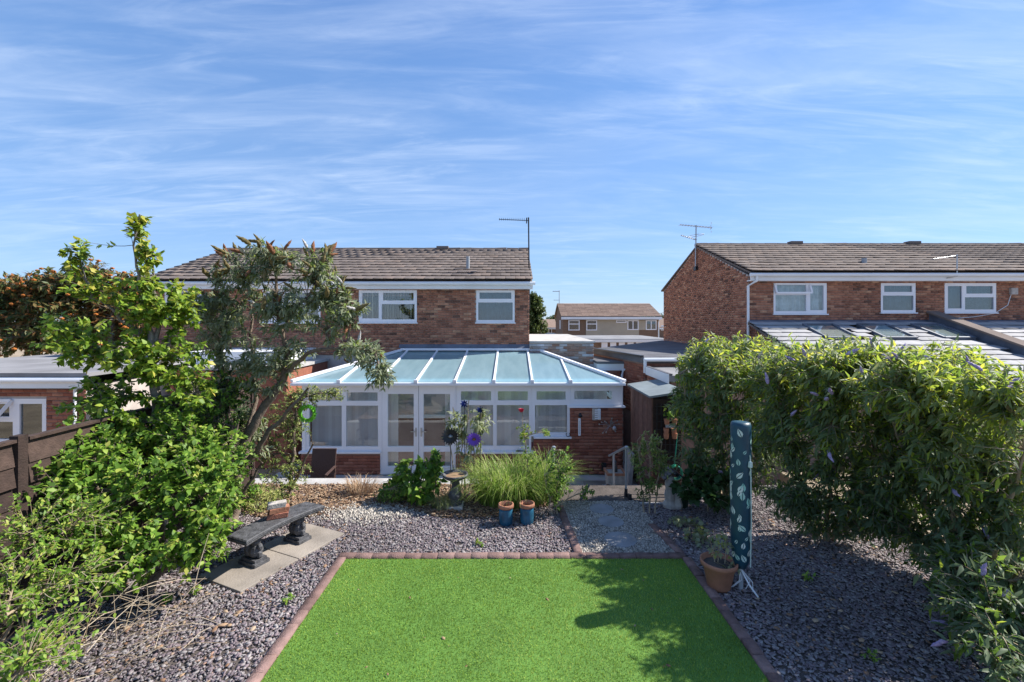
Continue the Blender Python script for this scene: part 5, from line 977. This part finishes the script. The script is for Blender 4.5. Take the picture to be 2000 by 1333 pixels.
rs = plant('rose_bush', 'thin rose bush at the right end of the bed beside the steps', 'shrub', (gnd(1085,1000).x, 6.9, 0), [[(gnd(1085,1000).x,6.9,0,.012),(gnd(1085,1000).x+.03,6.95,.5,.009),(gnd(1085,1000).x+.05,7.0,.95,.005)],[(gnd(1085,1000).x-.05,6.9,0,.01),(gnd(1085,1000).x-.2,6.9,.6,.006)]], [bl(1095,900,7.0,.25,.2,.22,34,11), bl(1085,960,6.9,.26,.2,.25,34,11), bl(1110,930,6.9,.15,.15,.2,18,10), bl(1150,960,7.3,.12,.12,.10,12,9)], (.055,.55,.3), L_bush, M_twig, seed=24, tint=(.3,.25), crown_name='foliage', trunk_name='stems', twig_r=.004)
rr = plant('red_rose', 'tall thin rose with one red bloom before the conservatory window', 'rose', (gnd(1030,975).x, 7.5, 0), [[(gnd(1030,975).x,7.5,0,.010),(gnd(1030,975).x-.02,7.5,.8,.007),(at(1020,806,7.5).x,7.5,at(1020,806,7.5).z,.004)]], [bl(1022,850,7.5,.14,.14,.22,22,9), bl(1035,900,7.5,.2,.15,.2,20,9), bl(1070,845,7.5,.12,.12,.08,8,8)], (.05,.55,.3), L_tree, M_twig, seed=25, tint=(.4,.25), crown_name='foliage', trunk_name='stem', twig_r=.003)
c = at(1018, 801, 7.5); mb = MB()
for k in range(16): a = k*2.4; r = .008+.0022*k; mb.obox((c.x+r*math.cos(a), c.y+r*math.sin(a), c.z-.0008*k), (-math.sin(a)*.018, math.cos(a)*.018, 0), (math.cos(a)*.003, math.sin(a)*.003, .002), (math.cos(a)*.009, math.sin(a)*.009, .02))
mb.build('bloom', material('red_petals', base=(.42,.012,.05), rough=.6), rr)
# metal flowers on stakes
def stake_flower(name, label, px, py, D, base_py, mats, r, petals=10, face=(0,-1,0)):
    c = at(px, py, D); t = thing(name, label, 'garden ornament', (c.x, c.y, 0)); MB().tube([(c.x, c.y, 0), (c.x, c.y, c.z)], .006, 5).build('stake', M_black, t)
    mb = MB()
    for k in range(petals): a = 6.283*k/petals; d = Vector((math.cos(a), -.25, math.sin(a))); s_ = Vector((-math.sin(a), 0, math.cos(a))); tipp = c+d*r; m_ = c+d*r*.55; mb.add([c+s_*r*.06, m_+s_*r*.2+Vector((0,-.02,0)), tipp, m_-s_*r*.2, c-s_*r*.06], [(0,1,2,3,4)], rnd.random())
    mb.build('petals', mats[0], t); MB().lathe([(0,-r*.2),(r*.26,-r*.08),(r*.28,0),(r*.2,.08*r),(0,r*.2)], c+Vector((0,-.012,0)), 8).build('centre', mats[1], t)
M_bl = material('blue_metal', base=(.015,.03,.16), rough=.3, metallic=.5); M_pu = material('purple_petal', base=(.16,.06,.45), rough=.5); M_yc = material('brown_centre', base=(.20,.09,.02), rough=.7)
stake_flower('flower_ornament', 'upper left dark blue metal flower ornament in the middle bed', 907, 789, 7.55, 960, (M_bl, M_bl), .075, 8); stake_flower('flower_ornament', 'right hand dark blue metal flower ornament near the tall stalks', 938, 801, 7.5, 960, (M_bl, M_bl), .07, 8)
stake_flower('sunflower_ornament', 'purple plastic sunflower ornament among the tall stalks', 926, 858, 7.4, 960, (M_pu, M_yc), .13, 16); stake_flower('sun_ornament', 'black wavy metal sun ornament by the conservatory door', 880, 852, 7.3, 960, (M_black, M_alu), .15, 18)
mb = MB(); c = at(600, 808, 7.25); n = 70
for k in range(n): a = 6.283*k/n; p0 = c+Vector((.105*math.cos(a), 0, .105*math.sin(a))); d = Vector((math.cos(a+rnd.uniform(-.6,.6)), rnd.uniform(-.8,.8), math.sin(a+rnd.uniform(-.6,.6))))*.045; s_ = Vector((-math.sin(a),.3,math.cos(a)))*.012; mb.add([p0-s_, p0+d*.6+s_, p0+d, p0+d*.6-s_*1.5], [(0,1,2,3)], rnd.random())
mb.tube([c+Vector((.10*math.cos(a*.2618), 0, .10*math.sin(a*.2618))) for a in range(25)], .018, 6); wr = thing('leaf_wreath', 'lime green round wreath hanging in the evergreen bush', 'wreath', c); mb.build('ring', material('lime_plastic', base=(.13,.42,.02), rough=.5), wr)
MB().tube([c+Vector((0,0,.1)), c+Vector((0,.05,.35))], .003, 4).build('string', M_twig, wr)
# right of the path
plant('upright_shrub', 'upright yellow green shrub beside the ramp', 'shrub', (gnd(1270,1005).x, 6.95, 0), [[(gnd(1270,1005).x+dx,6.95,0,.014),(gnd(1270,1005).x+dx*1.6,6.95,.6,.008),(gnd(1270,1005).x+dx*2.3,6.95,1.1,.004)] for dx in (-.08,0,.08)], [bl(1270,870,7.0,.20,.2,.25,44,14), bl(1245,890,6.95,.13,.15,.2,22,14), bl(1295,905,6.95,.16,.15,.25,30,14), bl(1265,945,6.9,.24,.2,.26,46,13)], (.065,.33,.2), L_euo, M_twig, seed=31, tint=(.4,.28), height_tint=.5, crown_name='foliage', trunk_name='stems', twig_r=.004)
plant('maple_seedling', 'dark broad leaved low plant under the right hedge', 'plant', (3.0, 7.0, 0), [[(3.0,7.0,0,.012),(3.0,7.0,.45,.006)]], [bl(1375,935,7.0,.35,.25,.20,42,9), bl(1345,960,6.8,.25,.2,.12,20,8), bl(1395,975,6.6,.25,.2,.14,20,8)], (.13,.85,.4), L_dark, M_twig, seed=32, tint=(.7,.2), crown_name='foliage', trunk_name='stems')
plant('trailing_ivy', 'pale trailing ivy on the slate at the right of the path', 'plant', (gnd(1350,1040).x, 6.2, 0), [[(gnd(1350,1040).x,6.2,0,.006),(gnd(1350,1040).x+.05,6.2,.12,.004)]], [bl(1340,1020,6.5,.3,.25,.06,20,7), bl(1375,1050,6.0,.3,.25,.10,22,7)], (.07,.8,.2), L_bud, M_twig, seed=33, tint=(.75,.15), crown_name='foliage', trunk_name='stems', twig_r=.003)
wp = gnd(1404,1148); plant('withered_plant', 'withered stems growing in the terracotta pot', 'plant', (wp.x, wp.y, .27), [[(wp.x+dx,wp.y,.26,.006),(wp.x+dx*2,wp.y,.55,.003)] for dx in (-.05,.0,.05)], [(wp.x,wp.y,.48,.16,.14,.15,20,5), (wp.x+.12,wp.y-.1,.25,.1,.08,.12,8,4)], (.06,.6,.5), L_bud, M_twig, seed=34, tint=(.8,.15), crown_name='foliage', trunk_name='stems', twig_r=.003)
plant('hanging_plant', 'small green plant in the hanging planter on the shed', 'plant', (3.08, 8.85, 1.0), [[(3.08,8.85,1.0,.005),(3.08,8.85,1.1,.003)]], [(3.08,8.83,1.12,.15,.08,.08,16,7)], (.07,.5,.3), L_bush, M_twig, seed=35, tint=(.4,.2), crown_name='foliage', trunk_name='stems', twig_r=.003)
# big lilac buddleia hedge: three shrubs
def hb(name, label, base, blobs, seed, sp):
    bx_, by_ = base; lim = []
    for k in range(7): a = k*.9+seed; lim.append([(bx_+.1*math.cos(a),by_+.1*math.sin(a),0,.032),(bx_+.35*math.cos(a),by_+.35*math.sin(a),.7,.024),(bx_+.65*math.cos(a),by_+.6*math.sin(a),1.5,.014),(bx_+.8*math.cos(a),by_+.75*math.sin(a),2.1,.006)])
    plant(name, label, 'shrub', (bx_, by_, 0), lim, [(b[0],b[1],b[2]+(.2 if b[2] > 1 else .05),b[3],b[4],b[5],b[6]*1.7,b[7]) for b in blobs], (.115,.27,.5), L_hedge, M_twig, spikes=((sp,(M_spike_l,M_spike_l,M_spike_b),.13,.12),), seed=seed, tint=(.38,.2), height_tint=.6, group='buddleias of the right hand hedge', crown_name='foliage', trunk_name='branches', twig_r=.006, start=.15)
hb('lilac_buddleia', 'lilac flowered buddleia beside the shed, farthest of the hedge', (3.55, 7.6), [(3.35,7.6,2.05,.55,.6,.5,120,17),(3.0,7.5,1.35,.45,.5,.6,100,17),(3.9,7.7,2.15,.6,.6,.48,110,17),(3.5,7.2,1.2,.6,.5,.65,110,17),(3.0,7.3,.7,.42,.4,.4,55,15),(3.4,7.1,.4,.5,.4,.35,60,14),(3.9,6.9,1.0,.6,.4,.6,80,16),(3.4,6.9,1.9,.5,.5,.5,90,17)], 41, 34)
hb('lilac_buddleia', 'lilac flowered buddleia behind the covered airer in the middle of the hedge', (4.25, 6.2), [(4.2,6.3,2.05,.65,.6,.5,140,17),(3.65,6.1,2.05,.5,.55,.5,110,17),(3.6,6.1,1.4,.45,.5,.5,90,17),(4.9,6.4,2.1,.6,.6,.45,110,17),(4.1,5.9,.95,.6,.5,.5,110,17),(3.7,6.0,.5,.4,.4,.3,55,15),(4.5,5.6,1.5,.5,.45,.5,90,17),(4.4,5.4,.8,.5,.4,.4,70,16),(4.2,5.9,.35,.6,.45,.3,60,14),(3.75,5.4,2.1,.5,.5,.45,100,17),(4.2,5.3,2.15,.5,.5,.42,90,17),(3.8,5.4,1.5,.4,.4,.4,50,16),(4.5,5.2,1.1,.5,.45,.45,80,15),(4.7,5.6,.6,.5,.45,.4,70,15)], 42, 44)
hb('lilac_buddleia', 'lilac flowered buddleia nearest the camera at the right edge', (5.0, 4.9), [(5.0,5.1,1.95,.6,.6,.5,120,16),(5.0,4.7,1.2,.55,.5,.45,90,16),(4.5,4.8,1.95,.5,.5,.5,100,16),(3.95,4.6,2.1,.5,.5,.42,90,16),(4.4,4.2,2.0,.45,.45,.42,70,15),(4.3,4.5,1.4,.4,.4,.35,44,14),(4.7,4.5,.75,.5,.45,.4,62,15),(4.3,4.4,.45,.4,.4,.28,36,13),(5.3,5.6,2.1,.6,.5,.42,80,16),(4.0,3.75,.42,.35,.3,.25,22,12),(4.45,3.9,.7,.45,.4,.3,34,13),(4.6,5.3,.45,.5,.4,.35,50,13),(4.9,4.6,.4,.5,.4,.3,40,13),(3.95,3.9,.5,.4,.35,.32,42,12),(3.7,3.45,.3,.3,.3,.2,22,11),(4.3,3.7,.3,.4,.35,.25,34,12),(5.1,5.0,.7,.5,.5,.4,70,15),(5.3,5.2,1.2,.5,.5,.45,70,15),(4.6,4.7,1.2,.45,.45,.4,60,15)], 43, 44)
for k, (px, py) in enumerate(((378,1165), (325,1180), (600,1010), (935,1065), (1580,1135), (1700,1290), (560,1180))):
    q = gnd(px, py); plant('weed', 'small green weed in the slate '+('in front of the leafy bush', 'at the edge of the straggly bush', 'between the bench and the bed', 'in the middle behind the lawn', 'right of the covered airer', 'nearest the camera on the right', 'left of the near lawn edging')[k], 'weed', (q.x, q.y, 0), [[(q.x,q.y,0,.003),(q.x+.01,q.y,.04,.002)]], [(q.x,q.y,.05,.09,.08,.035,7,6)], (.05,.5,.3), L_bush, M_twig, seed=70+k, group='weeds in the slate', crown_name='foliage', trunk_name='stem', twig_r=.0015)
# trees in the distance
def far_tree(name, label, cx, cy, z0, blobs, mat, n, leafs, seed, wood=M_bark, tint=(.5,.25), berries=False):
    root = plant(name, label, 'tree', (cx, cy, z0), [[(cx,cy,z0,.22),(cx,cy,z0+2.2,.16),(cx+.2,cy,z0+4,.07)],[(cx,cy,z0+1.5,.12),(cx-1.0,cy,z0+3.5,.05)],[(cx,cy,z0+1.5,.12),(cx+1.2,cy,z0+3.3,.05)]], blobs, leafs, mat, wood, seed=seed, tint=tint, twig_r=.015, dens=1.7)
    if berries:
        mb = MB(); rg = random.Random(seed)
        for k in range(150):
            b = rg.choice(blobs); d = Vector((rg.gauss(0,1), rg.gauss(0,1), rg.gauss(0,1))).normalized(); c = Vector(b[:3])+Vector((d.x*b[3], d.y*b[4], d.z*b[5]))*rg.uniform(.8,1.03)
            mb.lathe([(0,-.05),(.07,-.02),(.075,.02),(0,.05)], c, 5, t=rg.random())
        tag(mb.build('berries', material('orange_berries', base=(.45,.15,.03), rough=.6), root), kind='stuff')
far_tree('rowan_tree', 'rowan tree with orange berries behind the flat roofed extension', -15.5, 17.5, PZ, [bl(90,560,17.5,1.4,1.3,.7,70,22), bl(40,600,17.5,2.0,1.5,1.2,150,22), bl(130,590,17.5,1.5,1.4,1.3,120,22), bl(60,660,17,2.2,1.4,.8,120,20), bl(-60,610,17.5,1.5,1.5,1.4,80,20), bl(170,540,17.5,.9,1,.7,50,20)], L_rowan, 0, (.22,.42,.3), 51, tint=(.45,.28), berries=True)
far_tree('rowan_tree', 'second orange tinged tree behind the young tree', -12.6, 18.5, PZ, [bl(240,580,18.5,1.4,1.3,1.1,100,22), bl(215,640,18,1.5,1.3,1.0,100,20), bl(280,620,18,1.0,1.0,1.0,60,20)], L_rowan, 0, (.22,.42,.3), 52, tint=(.6,.25), berries=True)
far_tree('distant_tree', 'tall rounded green tree far behind the corner of the middle house', at(1046,600,60).x, 60, -2, [bl(1046,605,60,1.5,1.6,2.0,170,26), bl(1048,640,60,1.6,1.6,2.0,130,24), bl(1040,585,60,.9,1,1.0,60,24)], L_far, 0, (.32,.55,.2), 53, tint=(.7,.25))
far_tree('distant_tree', 'low dark tree row left of the far houses', at(1085,640,110).x, 110, -2, [bl(1085,630,110,3.0,2,1.8,110,20), bl(1130,632,115,5.0,2,1.4,110,20), bl(1300,630,115,4.0,2,1.6,100,20)], L_far, 0, (.5,.6,.2), 54)
